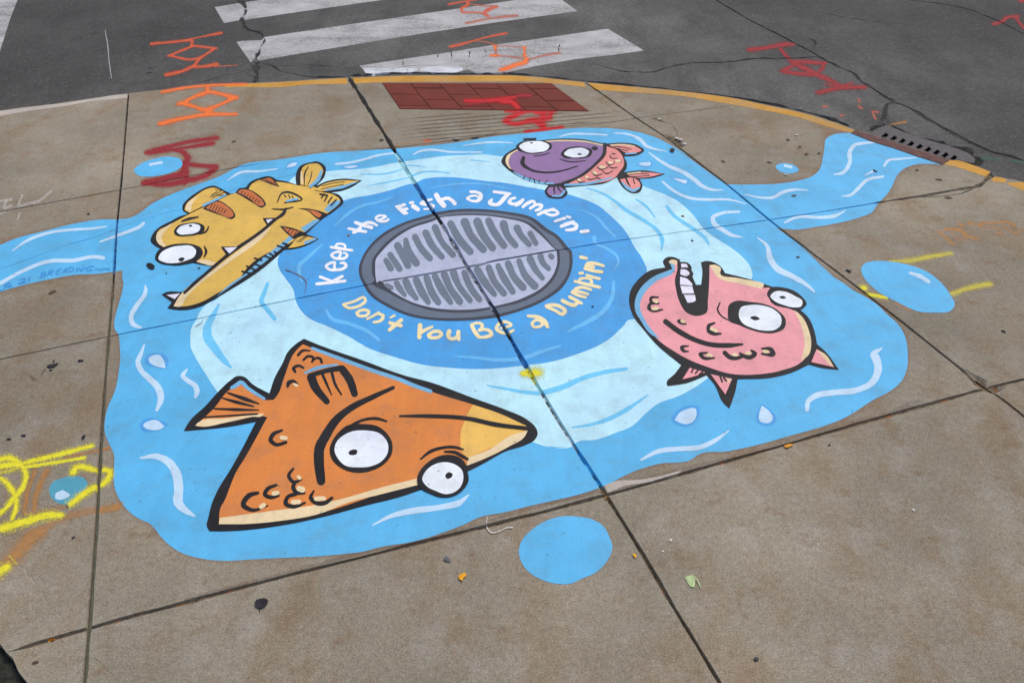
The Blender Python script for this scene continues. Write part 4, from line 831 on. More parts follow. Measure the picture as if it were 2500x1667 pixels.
for s in ('@I 1330,425 1335,450 1400,458', '@I 1290,490 1320,520 1370,510', '@I 1370,490 1440,495', '@I 1205,540 1240,565 1310,545', '@I 1310,530 1350,550 1400,545', '@I 1155,590 1190,622 1255,608', '@I 1255,580 1300,605 1355,580', '@I 1085,630 1130,660 1200,648', '@I 1010,655 1040,688 1090,678', '@I 1350,412 1380,418', '@I 1200,640 1240,658'):
    D.s('scale_line', s, [8, 12, 8])
for s in ('@I 1325,498 1345,502', '@I 1240,540 1275,542', '@I 1175,592 1195,600', '@I 1100,635 1115,640', '@I 1030,662 1040,665', '@I 1390,482 1420,484'): D.s('scale_shine', s, 26, 'cream')
eye(D, '@I 430,350 470,305 560,290 680,290 770,325 775,350 720,390 600,415 500,400 445,375', '@I 460,345 500,310 580,295 690,300 750,340 730,375 640,400 540,400 480,370', '@I 562,312 575,305 595,312 575,318', [('@I 600,436 700,422 752,405', [6, 10, 6])])
eye(D, '@I 860,420 890,375 960,350 1080,350 1160,385 1150,425 1080,455 980,458 890,450', '@I 890,415 920,380 1000,360 1090,365 1130,395 1110,430 1040,448 950,445', '@I 1015,418 1035,410 1062,418 1040,428', [('@I 850,465 950,490 1095,480', [6, 10, 6])])
D.f('eyebrow', '@I 500,267! 620,262! 627,280! 505,286!', 'ink'); D.f('eyebrow', '@I 1152,360 1170,345 1200,345 1215,365 1190,380', 'ink')
D.s('mouth_line', '@I 502,452 492,500 560,560 680,590 850,580 1022,530', [34, 40, 20, 16, 14, 8])
b = D.f('tail_fin', '@I 1320,330! 1450,322 1580,347 1630,383 1580,405 1480,403!', 'salmon'); D.s('fin_shade', '@I 1480,415 1580,408', 14, 'shade_blue', b); D.s('fin_shine', '@I 1340,332 1470,328 1560,342', 12, 'cream', b); D.s('fin_ray', '@I 1370,345 1450,352 1530,372|@I 1400,365 1500,388', 9, 'ink', b)
b = D.f('tail_fin', '@I 1480,613! 1650,590 1830,607! 1700,638 1560,640', 'salmon'); D.s('fin_shine', '@I 1500,605 1620,592', 12, 'cream', b); D.s('fin_ray', '@I 1480,618 1600,605 1700,605|@I 1490,635 1600,632 1710,622', 9, 'ink', b)
b = D.f('tail_fin', '@I 1425,660! 1550,645 1600,672 1622,720 1600,750 1560,780 1480,740', 'salmon'); D.s('fin_shade', '@I 1450,692 1500,742 1560,765 1610,740', [18, 30, 26, 16], 'shade_blue', b); D.s('fin_ray', '@I 1482,650 1500,690 1522,730', [16, 20, 8], 'ink', b); D.s('fin_ray', '@I 1552,655 1565,702', 10, 'ink', b)
b = D.f('belly_fin', '@I 727,770 752,735! 862,735 903,780 860,815 790,822 740,800', 'purple'); D.s('fin_shade', '@I 780,818 860,812 898,770', [14, 22, 18], 'shade_blue', b); D.s('fin_ray', '@I 795,735 795,770 802,800|@I 830,735 862,782', [18, 14, 8], 'ink', b)
# pink fish
t = thing('painted_fish', 'pink cartoon fish with wide open toothy mouth and blue chin edge', 'painted fish', (1760, 790), FG); D = Draw(t)
D.f('outline', '@L 140,600 150,520 220,410 330,320 487,285! 465,225 500,190 560,185 625,210! 630,232! 700,240 740,290 737,312! 755,345 747,375! 782,452! 830,450! 842,320 828,238! 870,225 960,240 1020,280 1060,340! 1300,400 1510,470! 1600,475 1700,500 1800,570 1840,640 1780,690! 1860,770 1910,880 1940,1020! 2010,1080 2150,1265! 2000,1250 1860,1215! 1700,1290 1500,1340 1180,1355! @R 1940,220 1885,380! 1830,330 1740,150 1665,62! @L 700,1390 510,1420! 500,1395 580,1300 640,1220! 400,1020 280,880 180,750', 'ink')
D.f('body', '@L 245,600 290,500 400,400 578,330! 560,280 530,240 545,215 600,220! 602,300 580,400 590,500 640,650 680,710 800,750 880,720 895,600 908,400 910,265! 960,262 1020,300 1000,360 1200,430 1440,480 1490,480! 1465,540! 1500,620 1700,690 1760,720 1830,850 1880,980 1860,1100 1790,1190 1600,1270 1400,1305 1100,1300 900,1240 700,1160 560,1080 400,960 300,800 250,700', 'pink')
D.f('lip_shine', '@L 520,237 545,212 602,222! 592,262 550,248', 'cream')
D.f('chin_shade', '@L 195,620 240,500 350,390 555,300! 530,245! 555,250 578,275 570,320 400,420 290,530 245,640 300,800 400,930 440,972! 350,925 250,790 200,700', 'shade_blue')
D.f('forehead_shine', '@L 910,265! 960,260 1020,300 1010,335 1200,390 1430,465 1400,490! 1200,440 980,372 945,320', 'cream')
D.f('back_shine', '@L 1720,692! 1800,762 1865,900 1884,1010 1860,1120 1785,1180! 1820,1000 1790,850', 'cream')
for s in ('@L 637,250! 690,255 706,285! 640,287!', '@L 635,302! 690,310 720,345 700,366 630,352!', '@L 629,374! 690,390 748,445! 742,460! 628,450!', '@L 631,462! 745,465! 763,535! 652,536!', '@L 664,548! 770,548! 775,605 730,622 700,622!'): D.f('tooth', s, 'tooth_white')
eye(D, '@L 1085,720 1100,640 1150,610 1300,615 1450,640 1570,700 1640,790 1630,860 1540,910 1430,912 1300,880 1200,840 1095,790', '@L 1190,740 1210,670 1300,645 1420,650 1530,690 1595,760 1590,840 1540,880 1440,890 1320,865 1220,810', '@L 1298,765 1345,750 1392,778 1345,792', [('@L 1010,622 988,690 1020,745 1105,795', [12, 18, 14, 12])])
eye(D, '@L 1460,540 1500,480 1600,475 1720,515 1810,580 1838,630 1800,680 1720,685 1600,650 1500,600', '@L 1492,560 1530,520 1620,515 1730,560 1800,610 1790,655 1720,668 1620,645 1530,605', '@L 1578,568 1615,558 1642,575 1605,586')
D.s('frown_line', '@L 490,802 600,885 750,968 900,1018 1100,1030 1225,1020', [50, 50, 46, 44, 46, 20])
for s, w_ in (('@L 420,570 350,578 350,612 425,630', [14, 28, 28, 16]), ('@L 425,630 340,638 330,672 380,700 460,688', [16, 30, 34, 26, 16]), ('@L 670,790 612,798 640,820 685,825', [14, 26, 20, 14]), ('@L 960,815 902,845 905,890 950,918 1018,918', [18, 34, 40, 34, 18]),
   ('@L 710,1035 645,1050 660,1080 710,1088', [10, 34, 30, 10]), ('@L 890,1100 822,1115 855,1150 955,1150', [14, 34, 32, 16]), ('@L 1055,1100 1110,1145 1180,1150 1228,1125 1200,1105', [40, 40, 34, 30, 18]), ('@L 1228,1130 1300,1145 1345,1110 1310,1078', [32, 38, 44, 18]), ('@L 1412,1060 1500,1070 1520,1110 1412,1110', [16, 40, 46, 18])): D.s('scale_line', s, w_)
for s in ('@L 385,606 405,612', '@L 370,680 405,678', '@L 648,798 665,803', '@L 930,872 975,892', '@L 895,1122 925,1128', '@L 1140,1118 1165,1122', '@L 1265,1105 1295,1105', '@L 1435,1088 1465,1092'): D.s('scale_shine', s, 32, 'cream')
b = D.f('belly_fin', '@L 652,1355! 720,1245! 870,1288! 780,1322', 'pink'); D.s('fin_ray', '@L 752,1262 738,1288|@L 800,1270 775,1300|@L 845,1285 815,1305', 16, 'ink', b)
b = D.f('belly_fin', '@L 922,1306! 1080,1340! 1127,1350! 1062,1500!', 'pink'); D.f('fin_shine', '@L 1072,1355! 1125,1350! 1085,1392!', 'cream', b); D.s('fin_ray', '@L 1010,1322 1032,1378|@L 1045,1340 1072,1372', 18, 'ink', b)
b = D.f('back_fin', '@L 1935,1068! 2020,1120 2103,1240! 1885,1190!', 'pink'); D.f('fin_shine', '@L 1935,1068! 2020,1118 2103,1240! 2060,1215!', 'cream', b)
# ================================================================== SPRAY MARKS
SG = 'utility spray paint marks on the ground'
for k, c, st, so in (('spray_orange', (250, 122, 55), 1.0, .75), ('spray_orange_dull', (222, 98, 62), .9, .75), ('spray_orange_faint', (208, 112, 82), .7, .85), ('spray_darkred', (150, 36, 44), .98, .6), ('spray_red', (204, 30, 38), 1.0, .75), ('spray_red_dull', (165, 40, 46), .9, .9),
                 ('spray_yellow', (232, 222, 52), 1.0, .8), ('spray_yellow_dull', (205, 192, 70), .85, .85), ('spray_ochre', (186, 132, 70), .72, .9), ('spray_tan', (178, 132, 88), .62, .9), ('spray_white', (205, 200, 194), .5, .7), ('spray_green', (60, 110, 90), .6, .8), ('chalk_line', (200, 200, 202), .8, .5)):
    M[k] = mat_spray(k, c, st * .97, min(1.0, so + .2))
def mark(name, label, cat, at, J, parts):
    zb = .0006 if J is JR else .0009 if 'blot' in label else .00035 if 'loops' in label else .0006 if 'kerb' in label else .00004 if 'ochre' in label else .00010
    t = thing(name, label, cat, at, SG)
    for i, (s, w_, m) in enumerate(parts): spray('spray_line', s, w_, m, (.0037 if 'brick' in label and i < 4 else zb) + .00002 * i, t, J, grow=2.6 if 'brick' in label or 'dark red' in label else 2.1)
    return t
mark('spray_mark', 'faded orange diamond spray mark on the asphalt at the far left', 'spray mark', (450, 130), JR, [('@A 1460,420 1750,392 1900,360 2110,320', [26, 20, 10, 24], 'spray_orange_dull'), ('@A 1750,392 1840,400 1830,440|@A 1860,440 1740,485 1620,535|@A 1620,535 1860,570 1905,560|@A 1905,560 1990,510 2060,465|@A 2060,465 1850,440', [20, 20, 22], 'spray_orange_dull'), ('@A 1925,545 1850,630 1800,660 1600,718|@A 1850,640 1940,640 2060,620', [30, 20, 28, 34], 'spray_orange_dull'), ('@A 2060,640 2270,625', [12, 8], 'spray_orange_faint')])
mark('spray_mark', 'bright orange diamond spray mark on the slab beside the kerb', 'spray mark', (470, 250), JS, [('@A 1560,880 1750,845 1970,822 2352,806', [28, 26, 26, 22], 'spray_orange'), ('@A 1985,840 1995,880|@A 1995,880 1860,930 1715,1000|@A 1740,985 1850,1020 1960,1050|@A 1960,1055 2060,1020 2250,940|@A 2250,935 2130,905 2000,880', [44, 26, 34], 'spray_orange'), ('@A 2020,1045 1960,1100|@A 1545,1182 1750,1135 1960,1100 2250,1095', [46, 34, 34, 26], 'spray_orange')])
mark('spray_mark', 'dark red letters sprayed beside a blue bubble', 'spray mark', (430, 380), JS, [('@F 255,280 450,225 650,180 880,148', [46, 34, 34, 40], 'spray_darkred'), ('@F 270,285 560,245 840,200', [44, 20, 42], 'spray_darkred'), ('@F 300,272 480,260 580,285 620,340 590,395', [34, 20, 40, 56, 48], 'spray_darkred'), ('@F 595,400 590,460 420,530 225,572', [60, 60, 56, 50], 'spray_darkred'), ('@F 610,400 740,412 880,430 830,478 600,555 360,590 225,575', [40, 34, 44, 46, 50, 40, 40], 'spray_darkred'), ('@F 595,450 600,540 590,590', [60, 60, 30], 'spray_darkred')])
mark('spray_mark', 'dull orange zigzag mark on the middle crosswalk stripe', 'spray mark', (1180, 30), JR, [('@l 310,75 620,20 820,-10', [26, 20, 14], 'spray_orange_dull'), ('@l 615,30 620,85', 54, 'spray_orange_dull'), ('@l 640,65 800,92 1080,110', [16, 18, 30], 'spray_orange_faint'), ('@l 600,100 520,150 520,185 700,205 880,222', [46, 46, 30, 18, 26], 'spray_orange_dull'), ('@l 1085,110 950,170 895,222 965,280', [46, 56, 54, 34], 'spray_orange_dull'), ('@l 605,382 900,325 1150,285 1415,260', [40, 26, 36, 44], 'spray_orange_faint')])
mark('spray_mark', 'orange box shaped spray mark on the crosswalk stripe nearest the kerb', 'spray mark', (1220, 140), JR, [('@l 345,770 650,692 900,622 1240,552', [42, 28, 24, 34], 'spray_orange_dull'), ('@l 760,682 950,700 1060,740', [12, 20, 26], 'spray_orange_faint'), ('@l 1070,755 1072,810', 54, 'spray_orange'), ('@l 1075,810 1075,900', 40, 'spray_orange_faint'), ('@l 1010,914 1100,912', 42, 'spray_orange'), ('@l 1090,752 1300,765 1540,772', 14, 'spray_orange_faint'), ('@l 1550,780 1550,850 1550,930', [54, 30, 60], 'spray_orange'), ('@l 1110,920 1300,928 1490,958', 22, 'spray_orange_faint'), ('@l 1590,950 1570,1000 1400,1070 1180,1150', [70, 66, 56, 70], 'spray_orange'), ('@l 1610,985 1800,930 2120,872', [20, 26, 32], 'spray_orange_faint')])
mark('spray_mark', 'blurred red letter marks on the asphalt beside the long road seam', 'spray mark', (1960, 170), JR, [('@m 480,245 700,220 980,170 1110,165', [62, 50, 60, 26], 'spray_red_dull'), ('@m 915,230 965,300 1030,370', [50, 50, 44], 'spray_red_dull'), ('@m 1060,410 1300,425 1540,440', [44, 56, 44], 'spray_red_dull'), ('@m 1540,445 1500,530 1450,575', [46, 50, 30], 'spray_red_dull'), ('@m 1110,440 1400,585 1650,700 1800,780', [60, 70, 54, 50], 'spray_red_dull'), ('@m 960,550 1100,470', [70, 40], 'spray_red_dull'), ('@m 980,565 1200,590 1400,610', [50, 56, 40], 'spray_red_dull'), ('@m 1450,865 1750,795 2110,782', [50, 56, 56], 'spray_red_dull'), ('@m 1560,740 1750,770 1950,720', [20, 30, 26], 'spray_red_dull')])
mark('spray_mark', 'bright red scrawl sprayed over the brick panel and ribbed concrete', 'spray mark', (1280, 270), JS, [('@n 265,312 600,312 800,290 1060,250', [44, 56, 60, 36], 'spray_red'), ('@n 1070,235 1180,225 1310,225', [30, 50, 30], 'spray_red_dull'), ('@n 300,370 570,335', 34, 'spray_red_dull'), ('@n 860,320 990,330 1110,430', [60, 60, 60], 'spray_red'), ('@n 930,470 1100,490 1300,478 1680,482', [46, 60, 50, 50], 'spray_red'), ('@n 1160,515 960,600 915,640 1000,680 1300,640 1500,585 1550,540 1400,505', [60, 70, 74, 60, 70, 70, 60, 40], 'spray_red'), ('@n 1660,500 1600,590 1480,625', [50, 70, 60], 'spray_red'), ('@n 1380,640 1490,700 1530,755', [70, 90, 90], 'spray_red'), ('@n 1230,820 1500,785 1820,742', [34, 46, 40], 'spray_red')])
mark('spray_mark', 'bright yellow loops and lines at the left edge', 'spray mark', (110, 1180), JS, [('@Q 230,312 560,232 870,150', [46, 52, 44], 'spray_yellow'), ('@Q 240,352 500,312 800,264', [34, 36, 34], 'spray_yellow'), ('@Q -40,290 100,268 210,340 248,420 220,540 130,650 60,740 -10,800', [62, 58, 60, 56, 54, 56, 40, 40], 'spray_yellow'), ('@Q -30,415 140,370 230,305', [30, 44, 40], 'spray_yellow_dull'), ('@Q 0,450 80,520 145,630 152,740 115,850', [40, 52, 56, 50, 40], 'spray_yellow'), ('@Q -30,345 100,330 200,325', 60, 'spray_yellow'), ('@Q 695,410 735,355 900,378 1055,400 1030,470 860,570 680,700', [56, 60, 50, 56, 60, 60, 62], 'spray_yellow'), ('@Q -30,950 250,870 460,815 590,815', [72, 76, 80, 50], 'spray_yellow'), ('@Q -60,1390 0,1345 70,1305', [70, 90, 60], 'spray_yellow'), ('@Q 90,1200 155,1275', 16, 'spray_yellow_dull')])
mark('spray_mark', 'faded ochre strokes beneath the yellow loops at the left edge', 'spray mark', (110, 1330), JS, [('@Q -60,1400 120,1230 330,1000 470,910', [110, 130, 130, 50], 'spray_ochre'), ('@Q 460,905 700,810 900,765 1165,700', [60, 70, 66, 30], 'spray_tan'), ('@Q 950,772 1120,735', 56, 'spray_ochre'), ('@Q 335,390 260,600 232,800', [40, 44, 40], 'spray_ochre'), ('@Q 450,380 400,480 340,640 325,780', [50, 56, 50, 50], 'spray_ochre'), ('@Q 620,262 950,190 1045,172', [16, 24, 24], 'spray_ochre'), ('@Q 270,800 450,780 620,735', [60, 60, 40], 'spray_tan')])
mark('spray_mark', 'two yellow spray lines ending at the largest bubble', 'spray mark', (2290, 650), JS, [('@M 1075,345 1240,340 1450,300 1650,268', [20, 42, 44, 34], 'spray_yellow_dull'), ('@M 1670,655 1830,600 2020,560', [46, 46, 52], 'spray_yellow_dull'), ('@M 1130,740 1260,805', [24, 34], 'spray_tan')])
mark('spray_mark', 'short bright yellow dash and dot beside the slab joint', 'spray mark', (2115, 705), JS, [('@M 815,590 825,610', 58, 'spray_yellow'), ('@M 870,662 1025,690', 36, 'spray_yellow')])
mark('spray_mark', 'yellow spray blot on the main joint below the deep blue ring', 'spray mark', (1295, 912), JS, [('@K 1480,1378 1550,1375', [50, 70], 'spray_yellow'), ('@K 1560,1375 1600,1370', 84, 'spray_yellow'), ('@K 1575,1415 1590,1450', 34, 'spray_yellow')])
mark('spray_mark', 'faint red smears on the dark asphalt in the far right corner', 'spray mark', (2470, 40), JR, [('@o 1180,940 1500,835 1700,690 2080,640', [110, 120, 90, 140], 'spray_red_dull'), ('@o 2050,700 2352,1100', 100, 'spray_red_dull'), ('@o 2260,20 2400,40', 150, 'spray_red_dull')])
mark('spray_mark', 'faded orange figures written on the slab at the right edge', 'spray mark', (2370, 570), JS, [('@k 390,600 520,720 710,890', [60, 56, 66], 'spray_ochre'), ('@k 545,565 720,565 900,595 1050,720 1280,778', [60, 80, 84, 80, 56], 'spray_ochre'), ('@k 690,640 800,750 950,790 1060,760', [46, 50, 50, 56], 'spray_tan'), ('@k 885,450 950,490', 60, 'spray_ochre'), ('@k 1100,430 1180,428', 66, 'spray_ochre'), ('@k 1320,480 1400,425 1700,425 1900,390 2030,420 2140,500', [90, 70, 46, 46, 60, 60], 'spray_ochre'), ('@k 1450,510 1600,520 1780,570 1830,630 1720,680', [40, 44, 50, 60, 66], 'spray_tan'), ('@k 1850,490 2000,580 2160,650 2250,590 2400,580', [40, 50, 60, 50, 50], 'spray_tan')])
mark('chalk_mark', 'faint white chalk letters on the left slab above the thin joint', 'chalk mark', (60, 490), JS, [('@G -20,360 110,340|@G 60,350 40,425 105,400', 18, 'spray_white'), ('@G 215,300 180,400 300,372|@G 310,375 380,350 490,260', 20, 'spray_white'), ('@G 190,470 170,530|@G -10,480 40,462', 18, 'spray_white')])
mark('chalk_mark', 'thin white scratch line on the asphalt at the far left', 'chalk mark', (264, 130), JR, [('@A 1005,290 1030,430 1045,600 1067,750', [5, 8, 8, 7], 'chalk_line')])
mark('spray_mark', 'faint green spray streak on the asphalt right of the drain', 'spray mark', (2420, 390), JR, [('@E 1900,742 2040,735 2120,750|@E 2230,755 2352,770', [14, 26, 12], 'spray_green')])
mark('spray_mark', 'flecks of orange paint on the asphalt above the drain', 'spray mark', (2100, 270), JR, [(q_, 18, 'spray_orange_faint') for q_ in ('@E 905,300 935,360', '@E 765,165 785,195', '@E 770,235 800,255', '@E 910,285 950,290', '@E 430,240 470,235', '@E 600,325 620,320')] + [ ('@E 1060,415 1215,385', [14, 22], 'spray_ochre')])
mark('spray_mark', 'small orange dab beside the main joint above the mural', 'spray mark', (1042, 343), JS, [('@B 1715,1350 1755,1345', 26, 'spray_orange_dull'), ('@B 1390,1400 1550,1365 1700,1350', [8, 10, 8], 'spray_tan')])
o = fill('worn_patch', '@R 690,1115! 720,1100 800,1075 1000,1062 1200,1030 1420,985 1380,1010 1100,1085 850,1130 770,1165 730,1175', 'curb_white', .0004); tag(o, 'pale rubbed patch where the two joints meet below the mural', 'worn patch')
M['edge_stain'] = mat_spray('edge_stain', (128, 98, 78), .34, 1.0)
spray('edge_stain', WATER.replace('@0 -600,760! -300,668 -120,620 ', '@0 -120,620 ').replace(' @0 -120,780 -300,840 -600,960!', ''), [13, 9, 15, 8, 14, 10, 13], 'edge_stain', .00007, pool, grow=2.0)
# ================================================================== LITTER
def mesh_thing(name, V, Fc, m, label, cat, loc, rot=0, group=None, parent=None, smooth_=False):
    me = bpy.data.meshes.new(name); me.from_pydata(V, [], Fc); me.materials.append(m)
    if smooth_: [setattr(p, 'use_smooth', True) for p in me.polygons]
    ob = bpy.data.objects.new(name, me); COL.objects.link(ob)
    if parent: ob.parent = parent
    else:
        ob.location = loc; ob.rotation_euler = (0, 0, rot)
        ob['label'] = label; ob['category'] = cat
        if group: ob['group'] = group
    return ob
def pebble(seed, r, flat=.6):
    rnd = random.Random(seed); V = []; Fc = []; nu, nv = 9, 5
    for j in range(nv + 1):
        ph = math.pi * j / nv
        for i in range(nu):
            a = 2 * math.pi * i / nu; k = 1 + .3 * (rnd.random() - .5)
            V.append((r * k * math.sin(ph) * math.cos(a), r * .8 * k * math.sin(ph) * math.sin(a), r * flat * (1 + math.cos(ph)) * .5))
    for j in range(nv):
        for i in range(nu): Fc.append((j*nu+i, (j+1)*nu+i, (j+1)*nu+(i+1) % nu, j*nu+(i+1) % nu))
    return V, Fc
def blob(seed, rx, ry, h=.0006):
    rnd = random.Random(seed); n = 14; V = [(0, 0, h * 1.6)]; ph = [rnd.random() * 6 for _ in range(3)]
    for ring, zz in ((.6, h * 1.4), (1.0, 0.0)):
        for i in range(n):
            a = 2 * math.pi * i / n; k = ring * (1 + .28 * math.sin(2 * a + ph[0]) + .16 * math.sin(3 * a + ph[1]) + .1 * math.sin(5 * a + ph[2]))
            V.append((rx * k * math.cos(a), ry * k * math.sin(a), zz))
    Fc = [(0, 1 + i, 1 + (i + 1) % n) for i in range(n)] + [(1 + i, 1 + n + i, 1 + n + (i + 1) % n, 1 + (i + 1) % n) for i in range(n)]
    return V, Fc
for k, c in (('gum_black', (44, 42, 48)), ('gum_brown', (96, 78, 62)), ('gum_grey', (98, 100, 104)), ('bark_black', (46, 44, 48)), ('leaf_green', (176, 196, 142)), ('leaf_orange', (204, 140, 44)), ('stone_pale', (205, 200, 192)), ('stone_dark', (70, 70, 74)), ('twig_brown', (112, 84, 70)), ('string_white', (214, 208, 202)), ('petal_orange', (236, 158, 36)), ('seed_rust', (142, 88, 64))):
    M[k] = mat_plain(k, c, .8, .15, 90)
def spot(x, y, wpx, hpx, m, label, seed, group='dark spots of old gum and grime on the ground', z=.0030, cat='gum spot', name='gum_spot'):
    gx, gy = g(x, y, z); a = g(x + wpx / 2, y, z); b = g(x, y - hpx / 2, z)
    V, Fc = blob(seed, abs(a[0] - gx), abs(b[1] - gy)); mesh_thing(name, V, Fc, M[m], label, cat, (gx, gy, z), 0, group)
for i, (x, y, a, b, m, lab) in enumerate((
  (128, 892, 19, 13, 'gum_black', 'largest black gum spot on the slab left of the mural'), (196.5, 880, 11, 7, 'gum_black', 'small black gum spot right of the largest one on the left slab'), (124, 903, 7, 4, 'gum_black', 'tiny black gum spot just below the largest one on the left slab'),
  (131, 881, 4, 6, 'gum_black', 'tiny black gum speck just above the largest one on the left slab'), (57.5, 1062, 10, 6, 'gum_black', 'right one of two black gum spots above the yellow loops'), (21.5, 1071, 10, 5, 'gum_black', 'left one of two black gum spots above the yellow loops'),
  (204, 1066, 10, 9, 'gum_black', 'ragged purple black gum spot beside the left joint'), (128, 712, 16, 8, 'gum_brown', 'dark brown grime spot just below the signature channel'), (216, 522, 6, 4, 'gum_black', 'tiny black gum speck above the left channel'),
  (179, 1311, 7, 5, 'gum_black', 'small black gum spot below the teal bubble'), (86, 1615, 14, 7, 'gum_brown', 'grey brown grime spot near the bottom left soil'), (1091, 1364, 16, 13, 'gum_grey', 'flat grey spot left of the plain round bubble'),
  (2072, 661, 13, 6, 'gum_black', 'black gum spot between the joint and the largest bubble'), (2450, 808, 8, 6, 'gum_black', 'small black gum spot on the slab right of the largest bubble'), (2025, 1085, 6, 4, 'gum_black', 'tiny black gum speck below the right joint'),
  (1924, 341, 10, 5, 'gum_brown', 'brown grime spot nearest the kerb above the tiny bubble'), (1953, 358, 8, 4, 'gum_brown', 'small brown grime spot up and right of the tiny bubble'), (1969, 376, 12, 5, 'gum_brown', 'wide brown grime spot right above the tiny bubble'), (2000, 374, 7, 5, 'gum_brown', 'brown grime spot on the very edge of the channel paint'),
  (1766, 394, 9, 4, 'gum_brown', 'brown grime spot left of the tiny bubble'), (1878, 396, 9, 4, 'gum_brown', 'brown grime spot just above left of the tiny bubble'), (2136, 417, 7, 6, 'gum_black', 'dark seed at the end of the short white brush stroke in the channel'), (1939, 477.5, 11, 4, 'gum_brown', 'dark fleck in the blue channel below the tiny bubble'),
  (2239, 415, 9, 4, 'gum_brown', 'dark fleck on concrete right of the channel'), (2315, 482, 14, 5, 'gum_brown', 'long brown grime spot on the slab below the broken joint'), (2293, 438, 14, 4, 'gum_brown', 'thin brown fleck above the broken joint'),
  (1948, 627, 8, 4, 'gum_brown', 'brown speck in the blue beside the right joint'), (1447, 748, 5, 4, 'gum_black', "tiny dark speck in the deep ring right of the word Dumpin'"), (486, 654, 5, 4, 'gum_black', 'tiny black speck under the yellow fish cheek'), (406, 667, 3, 3, 'gum_black', 'tiniest black speck in the blue left of the jaw'),
  (931, 342, 9, 4, 'gum_black', 'black fleck beside the top of the main joint'), (1113, 342, 18, 4, 'gum_black', 'long dark fleck in the last rib groove'), (1160, 337, 16, 4, 'gum_black', 'dark fleck in the rib groove beside the long one'), (367, 167, 11, 4, 'gum_black', 'black fleck on the asphalt below the orange diamond'),
  (571, 345, 9, 4, 'gum_brown', 'brown speck on concrete right of the dark red letters'), (1667, 527, 9, 3, 'seed_rust', 'rusty seed on the pale ring near the right joint'), (851, 574, 5, 5, 'seed_rust', 'rust coloured seed beside the word the'), (1690, 587, 5, 4, 'gum_black', 'tiny dark speck on the pale ring above the pink fish'))):
    spot(x, y, a, b, m, lab, i * 3 + 1)
for i, (x, y, r, m, lab) in enumerate(((1945, 330, .009, 'stone_pale', 'pale pebble near the kerb above the tiny bubble'), (1637, 1317, .005, 'stone_pale', 'white pebble right of the main joint below the mural'), (1618, 1344, .0035, 'stone_pale', 'smaller white pebble beside the other one right of the main joint'),
   (1919, 427, .010, 'stone_pale', 'pale crumb touching the lower edge of the tiny bubble'), (1847, 1607, .0062, 'stone_dark', 'dark mottled pebble near the bottom of the photo'), (2231, 1244, .005, 'stone_pale', 'white grit on the slab at the right'), (1661, 342, .014, 'stone_pale', 'broken concrete crumb in the chipped slab corner'),
   (1672, 352, .011, 'stone_pale', 'smaller concrete crumb right of the chipped corner'), (1652, 338, .012, 'stone_pale', 'concrete crumb left of the chipped corner'), (1609, 291, .010, 'stone_pale', 'crumb at the broken joint crossing near the kerb'))):
    gx, gy = g(x, y, .003); V, Fc = pebble(i + 50, r); mesh_thing('pebble', V, Fc, M[m], lab, 'pebble', (gx, gy, 0.0), i, 'loose grit and pebbles', smooth_=True)
# dark curled leaf shaped like a cap with a stalk
gx, gy = g(639, 1474, .0)
lf = bpy.data.objects.new('dry_leaf', None); COL.objects.link(lf); lf.location = (gx, gy, .001); lf['label'] = 'black dried leaf with a short stalk lying below the mural'; lf['category'] = 'leaf'
V = []; Fc = []; n = 12
for j in range(5):
    for i in range(n):
        a = 2 * math.pi * i / n; r = (j + .02) / 4; rx, ry = .0150, .0135
        V.append((rx * r * math.cos(a) * (1 + .12 * math.sin(a)), ry * r * math.sin(a), .0010 + .0045 * r * r * (0.6 + .4 * math.cos(2 * a)) + .0015 * (1 - abs(math.cos(a))) * r))
for j in range(4):
    for i in range(n): Fc.append((j*n+i, (j+1)*n+i, (j+1)*n+(i+1) % n, j*n+(i+1) % n))
mesh_thing('leaf_blade', V, Fc, M['bark_black'], '', '', None, parent=lf, smooth_=True)
mesh_thing('stalk', [(-.0015, -.010, .002), (.0015, -.010, .002), (0, -.010, .004), (-.001, -.022, .0005), (.001, -.022, .0005), (0, -.022, .002)], [(0, 1, 4, 3), (1, 2, 5, 4), (2, 0, 3, 5), (3, 4, 5)], M['bark_black'], '', '', None, parent=lf)
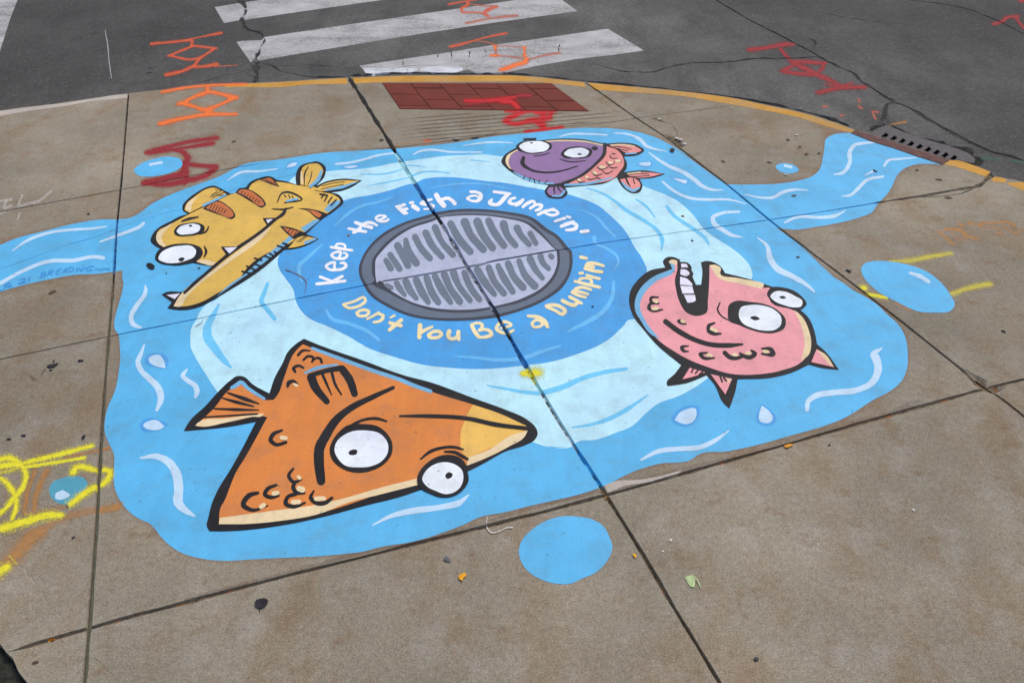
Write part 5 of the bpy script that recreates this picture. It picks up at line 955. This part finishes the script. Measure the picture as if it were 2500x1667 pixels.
# green leaf
gx, gy = g(1690, 1420, .0)
lf = bpy.data.objects.new('green_leaf', None); COL.objects.link(lf); lf.location = (gx, gy, .001); lf['label'] = 'pale green leaf fragment with a bent stem on the bare slab'; lf['category'] = 'leaf'
def L_(*p): return [( (x - 1690) / 905, -(y - 1420) / 590, z) for x, y, z in p]
mesh_thing('leaf_blade', L_((1676.5, 1412, .001), (1691, 1411, .006), (1696, 1419, .005), (1692, 1430, .002), (1684, 1429, .001), (1679, 1421, .0005)), [(0, 5, 4, 3, 2, 1)], M['leaf_green'], '', '', None, parent=lf)
mesh_thing('stem', L_((1691, 1411, .006), (1693.5, 1411, .005), (1700, 1419, .004), (1702, 1418, .004), (1703.5, 1431, .001), (1705.5, 1430, .001)), [(0, 2, 3, 1), (2, 4, 5, 3)], M['leaf_green'], '', '', None, parent=lf)
for i, (s, m, lab, cat) in enumerate((('@V 275,880 295,862 345,860 340,885 320,900 312,925 280,912', 'petal_orange', 'orange petal on the slab left of the plain round bubble', 'petal'), ('@V 1940,672 1955,668 1975,695 1968,708 1952,695', 'petal_orange', 'small orange petal beside the joint right of the round bubble', 'petal'),
   ('@T 445,1140 480,1122 535,1130 520,1142 470,1155', 'leaf_orange', 'small orange leaf lying in the joint at the bottom left', 'leaf'), ('@I 1900,382! 1915,362 1948,368 1940,395 1915,397', 'bark_black', 'black chip on the edge of the mural near the broken corner', 'debris'),
   ('@R 660,1160 680,1150 705,1195 722,1235 700,1245 690,1200', 'leaf_orange', 'rust orange leaf scrap where the two joints cross', 'leaf'), ('@S 840,930 880,915 930,918 900,938 850,945', 'leaf_orange', 'orange leaf scrap in the chipped part of the lower joint', 'leaf'))):
    o = fill('petal' if cat == 'petal' else 'leaf_scrap' if cat == 'leaf' else 'chip', s, m, .0045, J=None if False else JS); tag(o, lab, cat)
o = stroke('white_string', '@V 550,315 540,380 550,430 590,468 650,460 740,420 790,420', [4, 8, 8, 10, 7, 7, 9], 'string_white', .0035, rag=0); tag(o, 'short white string curled across the joint below the orange fish', 'string')
o = stroke('twig', '@H 1560,620 1640,650 1700,682 1755,740 1750,790 1740,850', [9, 6, 7, 8, 6, 3], 'twig_brown', .0035, rag=0); tag(o, 'thin brown stalk lying left of the word Keep', 'twig')
o = stroke('hair_strand', '@P 1940,308 1932,340 1905,358 1868,376', [3, 4, 5, 4], 'twig_brown', .0035, rag=0); tag(o, 'thin curled strand on the thin joint below the yellow jaw', 'strand')
o = stroke('hair_strand', '@P 435,785 405,820 398,850|@P 295,848 310,870 345,882', [4, 5, 4], 'gum_black', .0035, rag=0); tag(o, 'thin black wisp beside the gum on the left slab', 'strand')
